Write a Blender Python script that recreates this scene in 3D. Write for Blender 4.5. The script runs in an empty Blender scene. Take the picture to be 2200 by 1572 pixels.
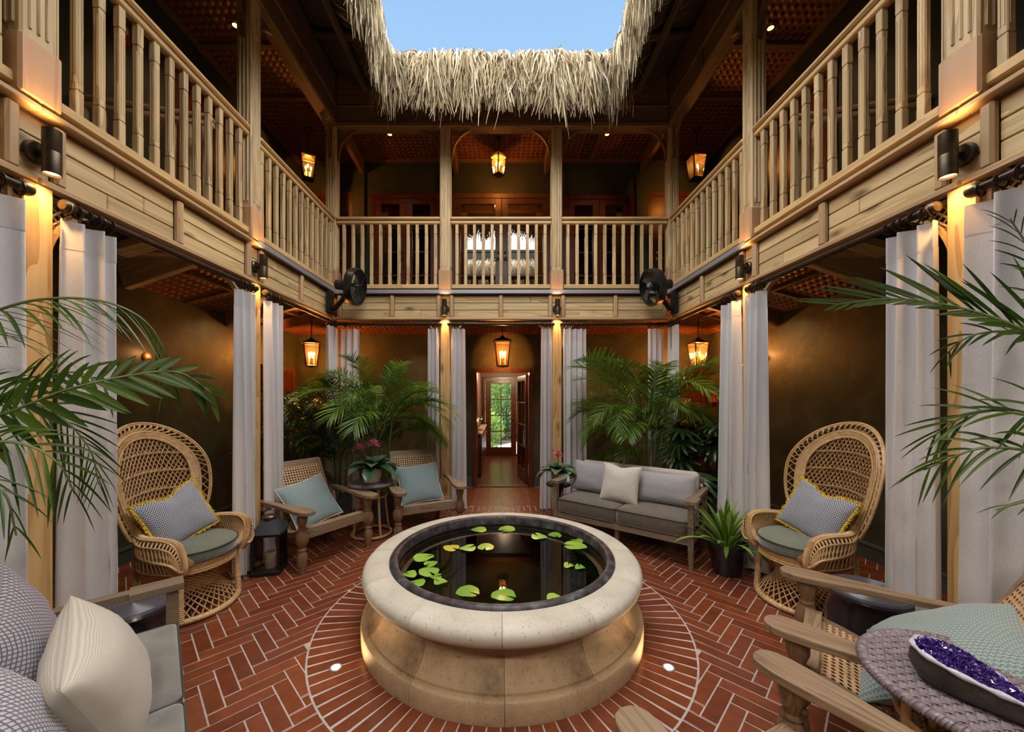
import bpy, bmesh, math, random
import numpy as np
from mathutils import Vector, Matrix, Euler, noise as mnoise

PI = math.pi
R = random.Random(7)
scene = bpy.context.scene
COL = scene.collection
V = Vector
F_PX, CX, CY, EYE = 821.0, 1079.0, 850.0, 1.6

# ------------------------------------------------------------------ camera, sky, sun, exposure
cam_d = bpy.data.cameras.new('camera'); cam = bpy.data.objects.new('camera', cam_d); COL.objects.link(cam)
cam.location = (0, 0, EYE); cam.rotation_euler = (PI / 2, 0, 0)
cam_d.sensor_width = 36; cam_d.lens = F_PX / 2200 * 36
cam_d.shift_x = (1100 - CX) / 2200; cam_d.shift_y = (CY - 786) / 2200
cam_d.clip_start = 0.05; cam_d.clip_end = 200
scene.camera = cam

world = bpy.data.worlds.new('evening_sky'); scene.world = world; world.use_nodes = True
wn = world.node_tree.nodes; wl = world.node_tree.links
bg = wn['Background']
tc = wn.new('ShaderNodeTexCoord'); sx = wn.new('ShaderNodeSeparateXYZ'); rmp = wn.new('ShaderNodeValToRGB')
wl.new(tc.outputs['Generated'], sx.inputs[0]); wl.new(sx.outputs['Z'], rmp.inputs[0]); wl.new(rmp.outputs[0], bg.inputs['Color'])
rmp.color_ramp.elements[0].position = 0.0; rmp.color_ramp.elements[0].color = (0.62, 0.80, 0.98, 1)
rmp.color_ramp.elements[1].position = 1.0; rmp.color_ramp.elements[1].color = (0.20, 0.42, 0.84, 1)
e = rmp.color_ramp.elements.new(0.62); e.color = (0.39, 0.63, 0.95, 1)
bg.inputs['Strength'].default_value = 0.51

sun_d = bpy.data.lights.new('sun', 'SUN'); sun = bpy.data.objects.new('sun', sun_d); COL.objects.link(sun)
sun_d.energy = 10.4; sun_d.angle = math.radians(130); sun_d.color = (1.0, 0.965, 0.915)
sun.location = (0, 2.8, 14)
_d = V((0.06, 0.30, -1.0)).normalized()          # direction the light travels
sun.rotation_euler = _d.to_track_quat('-Z', 'Y').to_euler()

scene.view_settings.view_transform = 'Standard'; scene.view_settings.look = 'None'
scene.view_settings.exposure = 1.02; scene.view_settings.gamma = 1.0
scene.view_settings.use_curve_mapping = False
cy = scene.cycles
cy.max_bounces = 7; cy.diffuse_bounces = 4; cy.glossy_bounces = 3; cy.transmission_bounces = 5; cy.transparent_max_bounces = 10
cy.caustics_reflective = False; cy.caustics_refractive = False
cy.sample_clamp_indirect = 4.0; cy.sample_clamp_direct = 0.0
cy.use_denoising = True

# ------------------------------------------------------------------ helpers
def at(px, py, Y):
    return V(((px - CX) * Y / F_PX, Y, EYE + (CY - py) * Y / F_PX))
def on(px, py, z=0.0):
    Y = F_PX * (EYE - z) / (py - CY)
    return V(((px - CX) * Y / F_PX, Y, z))

class MB:
    """collects shapes; build() links them as ONE mesh object"""
    def __init__(s): s.v = []; s.f = []; s.uv = None
    def add(s, vs, fs, M=None):
        b = len(s.v)
        if M is not None: vs = [M @ V(p) for p in vs]
        s.v.extend([tuple(p) for p in vs]); s.f.extend([tuple(i + b for i in q) for q in fs]); return s
    def box(s, x0, x1, y0, y1, z0, z1, M=None):
        return s.add([(x0,y0,z0),(x1,y0,z0),(x1,y1,z0),(x0,y1,z0),(x0,y0,z1),(x1,y0,z1),(x1,y1,z1),(x0,y1,z1)],
                     [(0,3,2,1),(4,5,6,7),(0,1,5,4),(1,2,6,5),(2,3,7,6),(3,0,4,7)], M)
    def cbox(s, lx, ly, lz, b, M=None):
        hx, hy, hz = lx/2, ly/2, lz/2; b = min(b, hx*.9, hy*.9, hz*.9)
        vs = []; ix = {}
        for sx_ in (-1,1):
            for sy in (-1,1):
                for sz in (-1,1):
                    for k, p in enumerate(((sx_*hx, sy*(hy-b), sz*(hz-b)), (sx_*(hx-b), sy*hy, sz*(hz-b)), (sx_*(hx-b), sy*(hy-b), sz*hz))):
                        ix[(sx_,sy,sz,k)] = len(vs); vs.append(p)
        fs = []
        for q in (-1,1):
            fs.append([ix[(q,a,c,0)] for a,c in ((-1,-1),(1,-1),(1,1),(-1,1))])
            fs.append([ix[(a,q,c,1)] for a,c in ((-1,-1),(1,-1),(1,1),(-1,1))])
            fs.append([ix[(a,c,q,2)] for a,c in ((-1,-1),(1,-1),(1,1),(-1,1))])
        for a in (-1,1):
            for c in (-1,1):
                fs.append([ix[(a,c,-1,0)],ix[(a,c,1,0)],ix[(a,c,1,1)],ix[(a,c,-1,1)]])
                fs.append([ix[(a,-1,c,0)],ix[(a,1,c,0)],ix[(a,1,c,2)],ix[(a,-1,c,2)]])
                fs.append([ix[(-1,a,c,1)],ix[(1,a,c,1)],ix[(1,a,c,2)],ix[(-1,a,c,2)]])
                for d in (-1,1): fs.append([ix[(a,c,d,0)],ix[(a,c,d,1)],ix[(a,c,d,2)]])
        return s.add(vs, fs, M)
    def tube(s, pts, r, n=6, closed=False, cap=True, M=None, flat=1.0):
        pts = [V(p) for p in pts]; m = len(pts)
        if m < 2: return s
        rs = r if isinstance(r, (list, tuple)) else [r]*m
        vs = []; fs = []
        t0 = (pts[1]-pts[0]).normalized()
        ref = V((0,0,1)) if abs(t0.z) < .9 else V((1,0,0))
        nrm = (ref - t0*ref.dot(t0)).normalized()
        for i in range(m):
            if closed: t = pts[(i+1) % m]-pts[i-1]
            else: t = pts[min(i+1,m-1)]-pts[max(i-1,0)]
            if t.length < 1e-9: t = t0.copy()
            t.normalize(); nrm = nrm - t*nrm.dot(t)
            if nrm.length < 1e-6: nrm = t.orthogonal()
            nrm.normalize(); bi = t.cross(nrm)
            for k in range(n):
                a = 2*PI*k/n
                vs.append(pts[i] + (nrm*math.cos(a)*flat + bi*math.sin(a))*rs[i])
        for i in range(m if closed else m-1):
            j = (i+1) % m
            for k in range(n):
                fs.append((i*n+k, i*n+(k+1)%n, j*n+(k+1)%n, j*n+k))
        if cap and not closed:
            fs.append(tuple(reversed(range(n)))); fs.append(tuple((m-1)*n+k for k in range(n)))
        return s.add(vs, fs, M)
    def sweep(s, pts, w, h, side=V((0,1,0)), M=None):
        """rectangle w (along side) x h swept along pts"""
        pts = [V(p) for p in pts]; m = len(pts); vs = []; fs = []
        ws = w if isinstance(w, (list,tuple)) else [w]*m
        for i in range(m):
            t = (pts[min(i+1,m-1)]-pts[max(i-1,0)]).normalized()
            u = t.cross(side).normalized()
            for a, b in ((-1,-1),(1,-1),(1,1),(-1,1)): vs.append(pts[i]+side*(a*ws[i]/2)+u*(b*h/2))
        for i in range(m-1):
            for k in range(4): fs.append((i*4+k, i*4+(k+1)%4, i*4+4+(k+1)%4, i*4+4+k))
        fs.append((3,2,1,0)); fs.append(tuple((m-1)*4+k for k in range(4)))
        return s.add(vs, fs, M)
    def lathe(s, prof, n=32, a0=0.0, a1=2*PI, M=None, flute=None, cap=False):
        full = abs(a1-a0-2*PI) < 1e-6; k = n if full else n+1
        vs = []; fs = []
        for j, (r, z) in enumerate(prof):
            for i in range(k):
                a = a0+(a1-a0)*i/n; rr = r
                if flute and flute[0] < z < flute[1]:
                    rr = r*(1-flute[3]*(.5+.5*math.cos(flute[2]*a)))
                vs.append((rr*math.cos(a), rr*math.sin(a), z))
        for j in range(len(prof)-1):
            for i in range(n):
                i2 = (i+1) % k
                fs.append((j*k+i, j*k+i2, (j+1)*k+i2, (j+1)*k+i))
        if cap and full:
            fs.append(tuple(reversed(range(k)))); fs.append(tuple((len(prof)-1)*k+i for i in range(k)))
        if not full:
            fs.append(tuple(j*k for j in range(len(prof)))); fs.append(tuple(reversed([j*k+k-1 for j in range(len(prof))])))
        return s.add(vs, fs, M)
    def prism(s, poly, z0, z1, M=None):
        n = len(poly)
        vs = [(x,y,z0) for x,y in poly]+[(x,y,z1) for x,y in poly]
        fs = [tuple(reversed(range(n))), tuple(range(n,2*n))]+[(i,(i+1)%n,n+(i+1)%n,n+i) for i in range(n)]
        return s.add(vs, fs, M)
    def sphere(s, c, r, n=10, m=6, sc=(1,1,1), M=None):
        prof = [(max(1e-4,math.sin(PI*j/m))*r, -math.cos(PI*j/m)*r) for j in range(m+1)]
        T = Matrix.Translation(V(c)) @ Matrix.Diagonal((*sc,1))
        return s.lathe(prof, n, M=(M @ T) if M is not None else T)
    def mesh(s, name, smooth=None, recalc=True):
        me = bpy.data.meshes.new(name)
        me.from_pydata(s.v, [], s.f)
        if s.uv is not None:
            ul = me.uv_layers.new(name='uv'); li = np.empty(len(me.loops), dtype=np.int32); me.loops.foreach_get('vertex_index', li)
            ul.data.foreach_set('uv', np.array(s.uv, dtype=np.float32)[li].ravel())
        if recalc:
            bm = bmesh.new(); bm.from_mesh(me); bmesh.ops.recalc_face_normals(bm, faces=bm.faces); bm.to_mesh(me); bm.free()
        if smooth is not None:
            me.polygons.foreach_set('use_smooth', [True]*len(me.polygons))
            if smooth > 0: me.set_sharp_from_angle(angle=math.radians(smooth))
        me.update(); return me
    def build(s, name, mat, parent=None, M=None, smooth=None, recalc=True):
        return obj(name, s.mesh(name, smooth, recalc), mat, parent, M)

def obj(name, me, mat, parent=None, M=None):
    if mat is not None and not me.materials: me.materials.append(mat)
    o = bpy.data.objects.new(name, me); COL.objects.link(o)
    if parent is not None: o.parent = parent
    if M is not None: o.matrix_basis = M
    return o
def tag(o, label, cat, group=None, kind=None):
    if label: o['label'] = label
    if cat: o['category'] = cat
    if group: o['group'] = group
    if kind: o['kind'] = kind
    return o
def thing(name, label, cat, loc=(0,0,0), rz=0.0, group=None):
    o = bpy.data.objects.new(name, None); COL.objects.link(o); o.empty_display_size = .1
    o.location = loc; o.rotation_euler = (0,0,rz)
    return tag(o, label, cat, group)
def struct(name, loc=(0,0,0)):
    o = bpy.data.objects.new(name, None); COL.objects.link(o); o.location = loc; o['kind'] = 'structure'; return o
KIDS = {}
def dup(root, loc, rz, label, group=None):
    r = root.copy(); COL.objects.link(r); r.location = loc; r.rotation_euler = (0,0,rz); r['label'] = label
    if group: r['group'] = group
    for ch in list(root.children):
        c = ch.copy(); COL.objects.link(c); c.parent = r
        for g in list(ch.children):
            d = g.copy(); COL.objects.link(d); d.parent = c
    return r
def TR(x=0, y=0, z=0, rx=0, ry=0, rz=0, s=None):
    M = Matrix.Translation((x,y,z)) @ Euler((rx,ry,rz)).to_matrix().to_4x4()
    if s is not None: M = M @ Matrix.Diagonal((*(s if hasattr(s,'__len__') else (s,s,s)),1))
    return M
def frame(p0, p1, up=V((0,0,1))):
    p0 = V(p0); p1 = V(p1); X = (p1-p0).normalized(); Y = V(up).cross(X)
    if Y.length < 1e-5: Y = V((0,1,0)).cross(X)
    if Y.length < 1e-5: Y = V((1,0,0)).cross(X)
    Y.normalize(); Z = X.cross(Y); c = (p0+p1)/2
    return Matrix(((X.x,Y.x,Z.x,c.x),(X.y,Y.y,Z.y,c.y),(X.z,Y.z,Z.z,c.z),(0,0,0,1)))
_barcache = {}
def bar(name, p0, p1, w, h, mat, parent=None, up=V((0,0,1)), bev=.004):
    """chamfered timber, local X along its length; w sideways, h along up"""
    L = (V(p1)-V(p0)).length; key = (round(L,3), w, h, bev, mat.name)
    if key not in _barcache: _barcache[key] = MB().cbox(L, w, h, bev).mesh(name)
    return obj(name, _barcache[key], mat, parent, frame(p0, p1, up))
def smoothpts(ctrl, n=8):
    """Catmull-Rom through ctrl"""
    P = [V(p) for p in ctrl]; P = [P[0]*2-P[1]]+P+[P[-1]*2-P[-2]]; out = []
    for i in range(1, len(P)-2):
        for k in range(n):
            t = k/n; a,b,c,d = P[i-1],P[i],P[i+1],P[i+2]
            out.append(.5*((2*b)+(c-a)*t+(2*a-5*b+4*c-d)*t*t+(-a+3*b-3*c+d)*t**3))
    out.append(P[-2]); return out

# ------------------------------------------------------------------ materials
def new_mat(name):
    m = bpy.data.materials.new(name); m.use_nodes = True
    return m, m.node_tree.nodes, m.node_tree.links, m.node_tree.nodes['Principled BSDF']
def ramp(N, stops):
    r = N.new('ShaderNodeValToRGB'); cr = r.color_ramp
    cr.elements[0].position = stops[0][0]; cr.elements[0].color = (*stops[0][1],1)
    cr.elements[1].position = stops[-1][0]; cr.elements[1].color = (*stops[-1][1],1)
    for p, c in stops[1:-1]:
        el = cr.elements.new(p); el.color = (*c,1)
    return r
def bumped(N, L, bsdf, out, dist, strength=.5):
    b = N.new('ShaderNodeBump'); b.inputs['Distance'].default_value = dist; b.inputs['Strength'].default_value = strength
    L.new(out, b.inputs['Height']); L.new(b.outputs[0], bsdf.inputs['Normal']); return b
def plain(name, c, rough=.5, metal=0.0, emit=None, es=0.0, spec=.5, var=0.0, nscale=8.0, bump=0.0, bscale=60.0):
    m, N, L, B = new_mat(name)
    B.inputs['Base Color'].default_value = (*c,1); B.inputs['Roughness'].default_value = rough; B.inputs['Metallic'].default_value = metal
    B.inputs['Specular IOR Level'].default_value = spec
    if emit: B.inputs['Emission Color'].default_value = (*emit,1); B.inputs['Emission Strength'].default_value = es
    t = N.new('ShaderNodeTexCoord')
    if var:
        n = N.new('ShaderNodeTexNoise'); n.inputs['Scale'].default_value = nscale; n.inputs['Detail'].default_value = 5
        L.new(t.outputs['Object'], n.inputs['Vector'])
        r = ramp(N, [(.3, tuple(x*(1-var) for x in c)), (.7, tuple(min(1,x*(1+var)) for x in c))])
        L.new(n.outputs[0], r.inputs[0]); L.new(r.outputs[0], B.inputs['Base Color'])
    if bump:
        n2 = N.new('ShaderNodeTexNoise'); n2.inputs['Scale'].default_value = bscale; n2.inputs['Detail'].default_value = 4
        L.new(t.outputs['Object'], n2.inputs['Vector']); bumped(N, L, B, n2.outputs[0], bump, .6)
    return m
def wood(name, light, dark, axis='X', scale=1.0, knots=.0, rough=.55, rings=6.0, vary=.14):
    """grain runs along the object's local axis"""
    m, N, L, B = new_mat(name)
    t = N.new('ShaderNodeTexCoord'); oi = N.new('ShaderNodeObjectInfo')
    mp = N.new('ShaderNodeMapping'); L.new(t.outputs['Object'], mp.inputs['Vector'])
    sc = {'X': (.9,14,14), 'Y': (14,.9,14), 'Z': (14,14,.9)}[axis]
    mp.inputs['Scale'].default_value = tuple(k*scale for k in sc)
    cb = N.new('ShaderNodeCombineXYZ'); mu = N.new('ShaderNodeMath'); mu.operation = 'MULTIPLY'; mu.inputs[1].default_value = 37.0
    L.new(oi.outputs['Random'], mu.inputs[0])
    for i in range(3): L.new(mu.outputs[0], cb.inputs[i])
    L.new(cb.outputs[0], mp.inputs['Location'])
    n1 = N.new('ShaderNodeTexNoise'); n1.inputs['Scale'].default_value = .55; n1.inputs['Detail'].default_value = 2; n1.inputs['Distortion'].default_value = .6
    L.new(mp.outputs[0], n1.inputs['Vector'])
    m1 = N.new('ShaderNodeMath'); m1.operation = 'MULTIPLY'; m1.inputs[1].default_value = rings; L.new(n1.outputs[0], m1.inputs[0])
    fr = N.new('ShaderNodeMath'); fr.operation = 'FRACT'; L.new(m1.outputs[0], fr.inputs[0])
    n2 = N.new('ShaderNodeTexNoise'); n2.inputs['Scale'].default_value = 3.0; n2.inputs['Detail'].default_value = 3; L.new(mp.outputs[0], n2.inputs['Vector'])
    mx = N.new('ShaderNodeMath'); mx.operation = 'MULTIPLY_ADD'; mx.inputs[1].default_value = .55; L.new(fr.outputs[0], mx.inputs[0])
    m2 = N.new('ShaderNodeMath'); m2.operation = 'MULTIPLY'; m2.inputs[1].default_value = .45; L.new(n2.outputs[0], m2.inputs[0]); L.new(m2.outputs[0], mx.inputs[2])
    r = ramp(N, [(.18, light), (.58, tuple(a*.62+b*.38 for a,b in zip(light,dark))), (.86, dark)])
    L.new(mx.outputs[0], r.inputs[0]); out = r.outputs[0]
    if knots:
        mk = N.new('ShaderNodeMapping'); L.new(t.outputs['Object'], mk.inputs['Vector']); L.new(cb.outputs[0], mk.inputs['Location'])
        mk.inputs['Scale'].default_value = {'X': (2.2,6,6), 'Y': (6,2.2,6), 'Z': (6,6,2.2)}[axis]
        vo = N.new('ShaderNodeTexVoronoi'); vo.inputs['Scale'].default_value = 1.05; L.new(mk.outputs[0], vo.inputs['Vector'])
        kr = ramp(N, [(.07, (1,1,1)), (.14, (.5,.5,.5)), (.23, (0,0,0))]); L.new(vo.outputs['Distance'], kr.inputs[0])
        km = N.new('ShaderNodeMath'); km.operation = 'MULTIPLY'; km.inputs[1].default_value = knots; L.new(kr.outputs[0], km.inputs[0])
        mk2 = N.new('ShaderNodeMixRGB'); L.new(km.outputs[0], mk2.inputs[0]); L.new(out, mk2.inputs[1]); mk2.inputs[2].default_value = (dark[0]*.35,dark[1]*.3,dark[2]*.25,1)
        out = mk2.outputs[0]
    hs = N.new('ShaderNodeHueSaturation'); mr = N.new('ShaderNodeMapRange'); mr.inputs['To Min'].default_value = 1-vary; mr.inputs['To Max'].default_value = 1+vary
    L.new(oi.outputs['Random'], mr.inputs[0]); L.new(mr.outputs[0], hs.inputs['Value']); L.new(out, hs.inputs['Color'])
    L.new(hs.outputs[0], B.inputs['Base Color']); B.inputs['Roughness'].default_value = rough
    bumped(N, L, B, mx.outputs[0], .002, .35)
    return m
def leaf_mat(name, c1, c2, rough=.35, trans=.25, var=.35):
    m, N, L, B = new_mat(name)
    g = N.new('ShaderNodeNewGeometry'); oi = N.new('ShaderNodeObjectInfo')
    ad = N.new('ShaderNodeMath'); ad.operation = 'ADD'; L.new(g.outputs['Random Per Island'], ad.inputs[0]); L.new(oi.outputs['Random'], ad.inputs[1])
    fr = N.new('ShaderNodeMath'); fr.operation = 'FRACT'; L.new(ad.outputs[0], fr.inputs[0])
    r = ramp(N, [(0, c1), (1, c2)]); L.new(fr.outputs[0], r.inputs[0])
    L.new(r.outputs[0], B.inputs['Base Color']); B.inputs['Roughness'].default_value = rough
    tr = N.new('ShaderNodeBsdfTranslucent'); L.new(r.outputs[0], tr.inputs['Color'])
    mx = N.new('ShaderNodeMixShader'); mx.inputs[0].default_value = trans
    L.new(B.outputs[0], mx.inputs[1]); L.new(tr.outputs[0], mx.inputs[2]); L.new(mx.outputs[0], N['Material Output'].inputs['Surface'])
    return m
def glass_mat(name, tint=(1,1,1), refl=.08, rough=0.0, milky=0.0):
    """thin pane: see-through with a mirror-like sheen that grows at grazing angles"""
    m, N, L, B = new_mat(name); N.remove(B)
    tr = N.new('ShaderNodeBsdfTransparent'); tr.inputs[0].default_value = (*tint,1)
    gl = N.new('ShaderNodeBsdfGlossy'); gl.inputs['Roughness'].default_value = rough
    fr = N.new('ShaderNodeFresnel'); fr.inputs[0].default_value = 1.5
    ad = N.new('ShaderNodeMath'); ad.operation = 'ADD'; ad.inputs[1].default_value = refl; ad.use_clamp = True; L.new(fr.outputs[0], ad.inputs[0])
    mx = N.new('ShaderNodeMixShader'); L.new(ad.outputs[0], mx.inputs[0]); L.new(tr.outputs[0], mx.inputs[1]); L.new(gl.outputs[0], mx.inputs[2])
    out = mx.outputs[0]
    if milky:
        tl = N.new('ShaderNodeBsdfTranslucent'); tl.inputs[0].default_value = (*tint,1)
        m2 = N.new('ShaderNodeMixShader'); m2.inputs[0].default_value = milky; L.new(out, m2.inputs[1]); L.new(tl.outputs[0], m2.inputs[2]); out = m2.outputs[0]
    L.new(out, N['Material Output'].inputs['Surface']); return m
def fabric(name, c, c2=None, pattern=None, scale=30.0, rough=.9, weave=400.0, bump=.0012, sheen=.2):
    """woven cloth; patterns run on the piece's own UVs (metres)"""
    m, N, L, B = new_mat(name)
    t = N.new('ShaderNodeTexCoord'); uv = t.outputs['UV'] if pattern else t.outputs['Object']
    B.inputs['Roughness'].default_value = rough; B.inputs['Sheen Weight'].default_value = sheen; B.inputs['Specular IOR Level'].default_value = .2
    n = N.new('ShaderNodeTexNoise'); n.inputs['Scale'].default_value = weave; n.inputs['Detail'].default_value = 2; L.new(t.outputs['Object'], n.inputs['Vector'])
    c2 = c2 or tuple(x*.72 for x in c)
    mixf = n.outputs[0]; hgt = n.outputs[0]
    if pattern:
        sp = N.new('ShaderNodeSeparateXYZ'); L.new(uv, sp.inputs[0])
        def mth(op, a, b=None, c_=None):
            k = N.new('ShaderNodeMath'); k.operation = op
            for i, q in enumerate((a, b, c_)):
                if q is None: continue
                if isinstance(q, (int, float)): k.inputs[i].default_value = q
                else: L.new(q, k.inputs[i])
            return k.outputs[0]
        U = mth('MULTIPLY', sp.outputs[0], scale); W = mth('MULTIPLY', sp.outputs[1], scale)
        if pattern == 'chevron':
            z = mth('MULTIPLY', mth('PINGPONG', U, .5), 1.3); q = mth('FRACT', mth('ADD', W, z)); s_ = mth('GREATER_THAN', q, .52)
        elif pattern == 'diamond':
            a = mth('PINGPONG', mth('ADD', U, W), .5); b = mth('PINGPONG', mth('SUBTRACT', U, W), .5)
            s_ = mth('LESS_THAN', mth('MINIMUM', a, b), .15)
        elif pattern == 'stripe':
            s_ = mth('PINGPONG', W, .5)
            s_ = mth('MULTIPLY', s_, 1.6)
        elif pattern == 'hex':
            a = mth('PINGPONG', U, .5); b = mth('PINGPONG', mth('ADD', W, mth('MULTIPLY', mth('GREATER_THAN', mth('PINGPONG', mth('MULTIPLY', U, .5), .5), .25), .5)), .5)
            s_ = mth('LESS_THAN', mth('MINIMUM', a, b), .16)
        mixf = mth('ADD', mth('MULTIPLY', s_, .85), mth('MULTIPLY', n.outputs[0], .15)); hgt = mixf
    r = ramp(N, [(.15, c), (.85, c2)]); L.new(mixf, r.inputs[0]); L.new(r.outputs[0], B.inputs['Base Color'])
    bumped(N, L, B, hgt, bump, .5)
    return m

pine = wood('pale_pine', (.60,.44,.22), (.38,.245,.105), 'X', 1.0, .55, .55, 5.0)
pine_z = wood('pale_pine_upright', (.62,.46,.24), (.33,.20,.085), 'Z', 1.0, .4, .55, 5.0)
plank_m = wood('fascia_plank_pine', (.66,.49,.255), (.40,.265,.11), 'X', .9, .95, .6, 5.0)
trim_m = wood('rosy_trim_pine', (.53,.35,.185), (.40,.245,.12), 'X', 1.0, .15, .55, 4.0)
rail_m = wood('handrail_pine', (.62,.42,.19), (.44,.27,.105), 'X', 1.0, .15, .5, 4.0)
collar_m = wood('post_collar_cedar', (.52,.31,.165), (.40,.22,.11), 'X', .8, .0, .4, 5.0)
post_m = wood('yellow_pine_post', (.58,.38,.16), (.36,.18,.055), 'Z', .8, .6, .5, 9.0)
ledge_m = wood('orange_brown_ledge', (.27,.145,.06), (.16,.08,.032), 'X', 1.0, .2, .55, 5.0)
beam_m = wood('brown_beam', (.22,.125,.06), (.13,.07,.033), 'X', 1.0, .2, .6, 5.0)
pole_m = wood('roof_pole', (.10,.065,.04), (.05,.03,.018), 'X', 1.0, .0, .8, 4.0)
teak = wood('weathered_teak', (.29,.20,.125), (.14,.085,.045), 'X', 2.4, .0, .6, 5.0, .1)
teak_d = wood('turned_teak', (.23,.135,.07), (.11,.06,.03), 'Z', 1.6, .0, .55, 4.0, .1)
sofa_m = wood('grey_brown_teak', (.21,.155,.105), (.12,.085,.055), 'X', 1.6, .0, .6, 4.0, .1)
mahog = wood('mahogany', (.13,.032,.014), (.06,.014,.007), 'Z', 1.0, .0, .35, 4.0, .1)
door_brown = wood('brown_door', (.15,.075,.055), (.09,.042,.03), 'Z', 1.0, .0, .4, 4.0, .1)
rattan = wood('rattan', (.62,.41,.20), (.40,.235,.10), 'X', 2.0, .0, .45, 3.0, .05)
rattan_d = wood('rattan_shade', (.47,.28,.12), (.30,.16,.065), 'X', 2.0, .0, .5, 3.0, .05)
cane_m = plain('woven_cane', (.50,.32,.17), .55, var=.15, nscale=30)
bronze = plain('aged_bronze', (.10,.075,.05), .38, .85, var=.3, nscale=20)
black = plain('black_metal', (.018,.018,.02), .45, .4)
blackp = plain('black_plastic', (.012,.012,.014), .35)
rod_m = plain('dark_rod', (.045,.028,.02), .35, .5, var=.3, nscale=25)
flash_m = plain('grey_flashing', (.42,.43,.50), .4, .6)
stone = None

m, N, L, B = new_mat('terracotta_brick')
g = N.new('ShaderNodeNewGeometry'); oi = N.new('ShaderNodeObjectInfo'); t = N.new('ShaderNodeTexCoord')
ad = N.new('ShaderNodeMath'); ad.operation = 'ADD'; L.new(g.outputs['Random Per Island'], ad.inputs[0]); L.new(oi.outputs['Random'], ad.inputs[1])
fr = N.new('ShaderNodeMath'); fr.operation = 'FRACT'; L.new(ad.outputs[0], fr.inputs[0])
r = ramp(N, [(0, (.135,.034,.014)), (.5, (.168,.044,.017)), (1, (.20,.054,.021))]); L.new(fr.outputs[0], r.inputs[0])
n = N.new('ShaderNodeTexNoise'); n.inputs['Scale'].default_value = 14; n.inputs['Detail'].default_value = 6; L.new(g.outputs['Position'], n.inputs['Vector'])
r2 = ramp(N, [(.3, (.80,.80,.80)), (.7, (1.12,1.12,1.12))]); L.new(n.outputs[0], r2.inputs[0])
mm = N.new('ShaderNodeMixRGB'); mm.blend_type = 'MULTIPLY'; mm.inputs[0].default_value = 1; L.new(r.outputs[0], mm.inputs[1]); L.new(r2.outputs[0], mm.inputs[2])
L.new(mm.outputs[0], B.inputs['Base Color']); B.inputs['Roughness'].default_value = .27
n3 = N.new('ShaderNodeTexNoise'); n3.inputs['Scale'].default_value = 90; L.new(g.outputs['Position'], n3.inputs['Vector']); bumped(N, L, B, n3.outputs[0], .0015, .35)
brick_m = m
mortar_m = plain('pale_mortar', (.42,.36,.335), .85, var=.15, nscale=20)

def stone_mat(name, c1, c2, c3):
    m, N, L, B = new_mat(name); t = N.new('ShaderNodeTexCoord')
    n = N.new('ShaderNodeTexNoise'); n.inputs['Scale'].default_value = 3.5; n.inputs['Detail'].default_value = 9; n.inputs['Roughness'].default_value = .65; L.new(t.outputs['Object'], n.inputs['Vector'])
    r = ramp(N, [(.30, c3), (.43, c2), (.60, c1)]); L.new(n.outputs[0], r.inputs[0])
    v = N.new('ShaderNodeTexNoise'); v.inputs['Scale'].default_value = 70; v.inputs['Detail'].default_value = 3; L.new(t.outputs['Object'], v.inputs['Vector'])
    vr = ramp(N, [(.27, (.45,.40,.33)), (.40, (1,1,1))]); L.new(v.outputs[0], vr.inputs[0])
    mm = N.new('ShaderNodeMixRGB'); mm.blend_type = 'MULTIPLY'; mm.inputs[0].default_value = .8; L.new(r.outputs[0], mm.inputs[1]); L.new(vr.outputs[0], mm.inputs[2])
    L.new(mm.outputs[0], B.inputs['Base Color']); B.inputs['Roughness'].default_value = .62
    bumped(N, L, B, v.outputs[0], .003, .3); return m
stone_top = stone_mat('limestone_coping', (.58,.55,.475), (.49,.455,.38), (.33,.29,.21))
stone_low = stone_mat('limestone_base', (.47,.345,.215), (.37,.26,.155), (.19,.125,.07))  # lamp warmth is tinted into the base stone, along with its staining

m, N, L, B = new_mat('patinated_copper'); t = N.new('ShaderNodeTexCoord')
n = N.new('ShaderNodeTexNoise'); n.inputs['Scale'].default_value = 16; n.inputs['Detail'].default_value = 8; L.new(t.outputs['Object'], n.inputs['Vector'])
r = ramp(N, [(.36, (.025,.02,.024)), (.56, (.07,.058,.068)), (.66, (.09,.12,.125)), (.76, (.17,.28,.26))]); L.new(n.outputs[0], r.inputs[0]); L.new(r.outputs[0], B.inputs['Base Color'])
B.inputs['Metallic'].default_value = .3; B.inputs['Roughness'].default_value = .5; bumped(N, L, B, n.outputs[0], .003, .5)
copper_m = m
liner_m = plain('dark_basin', (.028,.022,.014), .7, var=.6, nscale=5)
m, N, L, B = new_mat('still_water'); N.remove(B)
tr = N.new('ShaderNodeBsdfTransparent'); tr.inputs[0].default_value = (.50,.45,.33,1)
gl = N.new('ShaderNodeBsdfGlossy'); gl.inputs['Roughness'].default_value = .01
frn = N.new('ShaderNodeFresnel'); frn.inputs[0].default_value = 1.36
mx = N.new('ShaderNodeMixShader'); L.new(frn.outputs[0], mx.inputs[0]); L.new(tr.outputs[0], mx.inputs[1]); L.new(gl.outputs[0], mx.inputs[2]); L.new(mx.outputs[0], N['Material Output'].inputs['Surface'])
water_m = m

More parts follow.
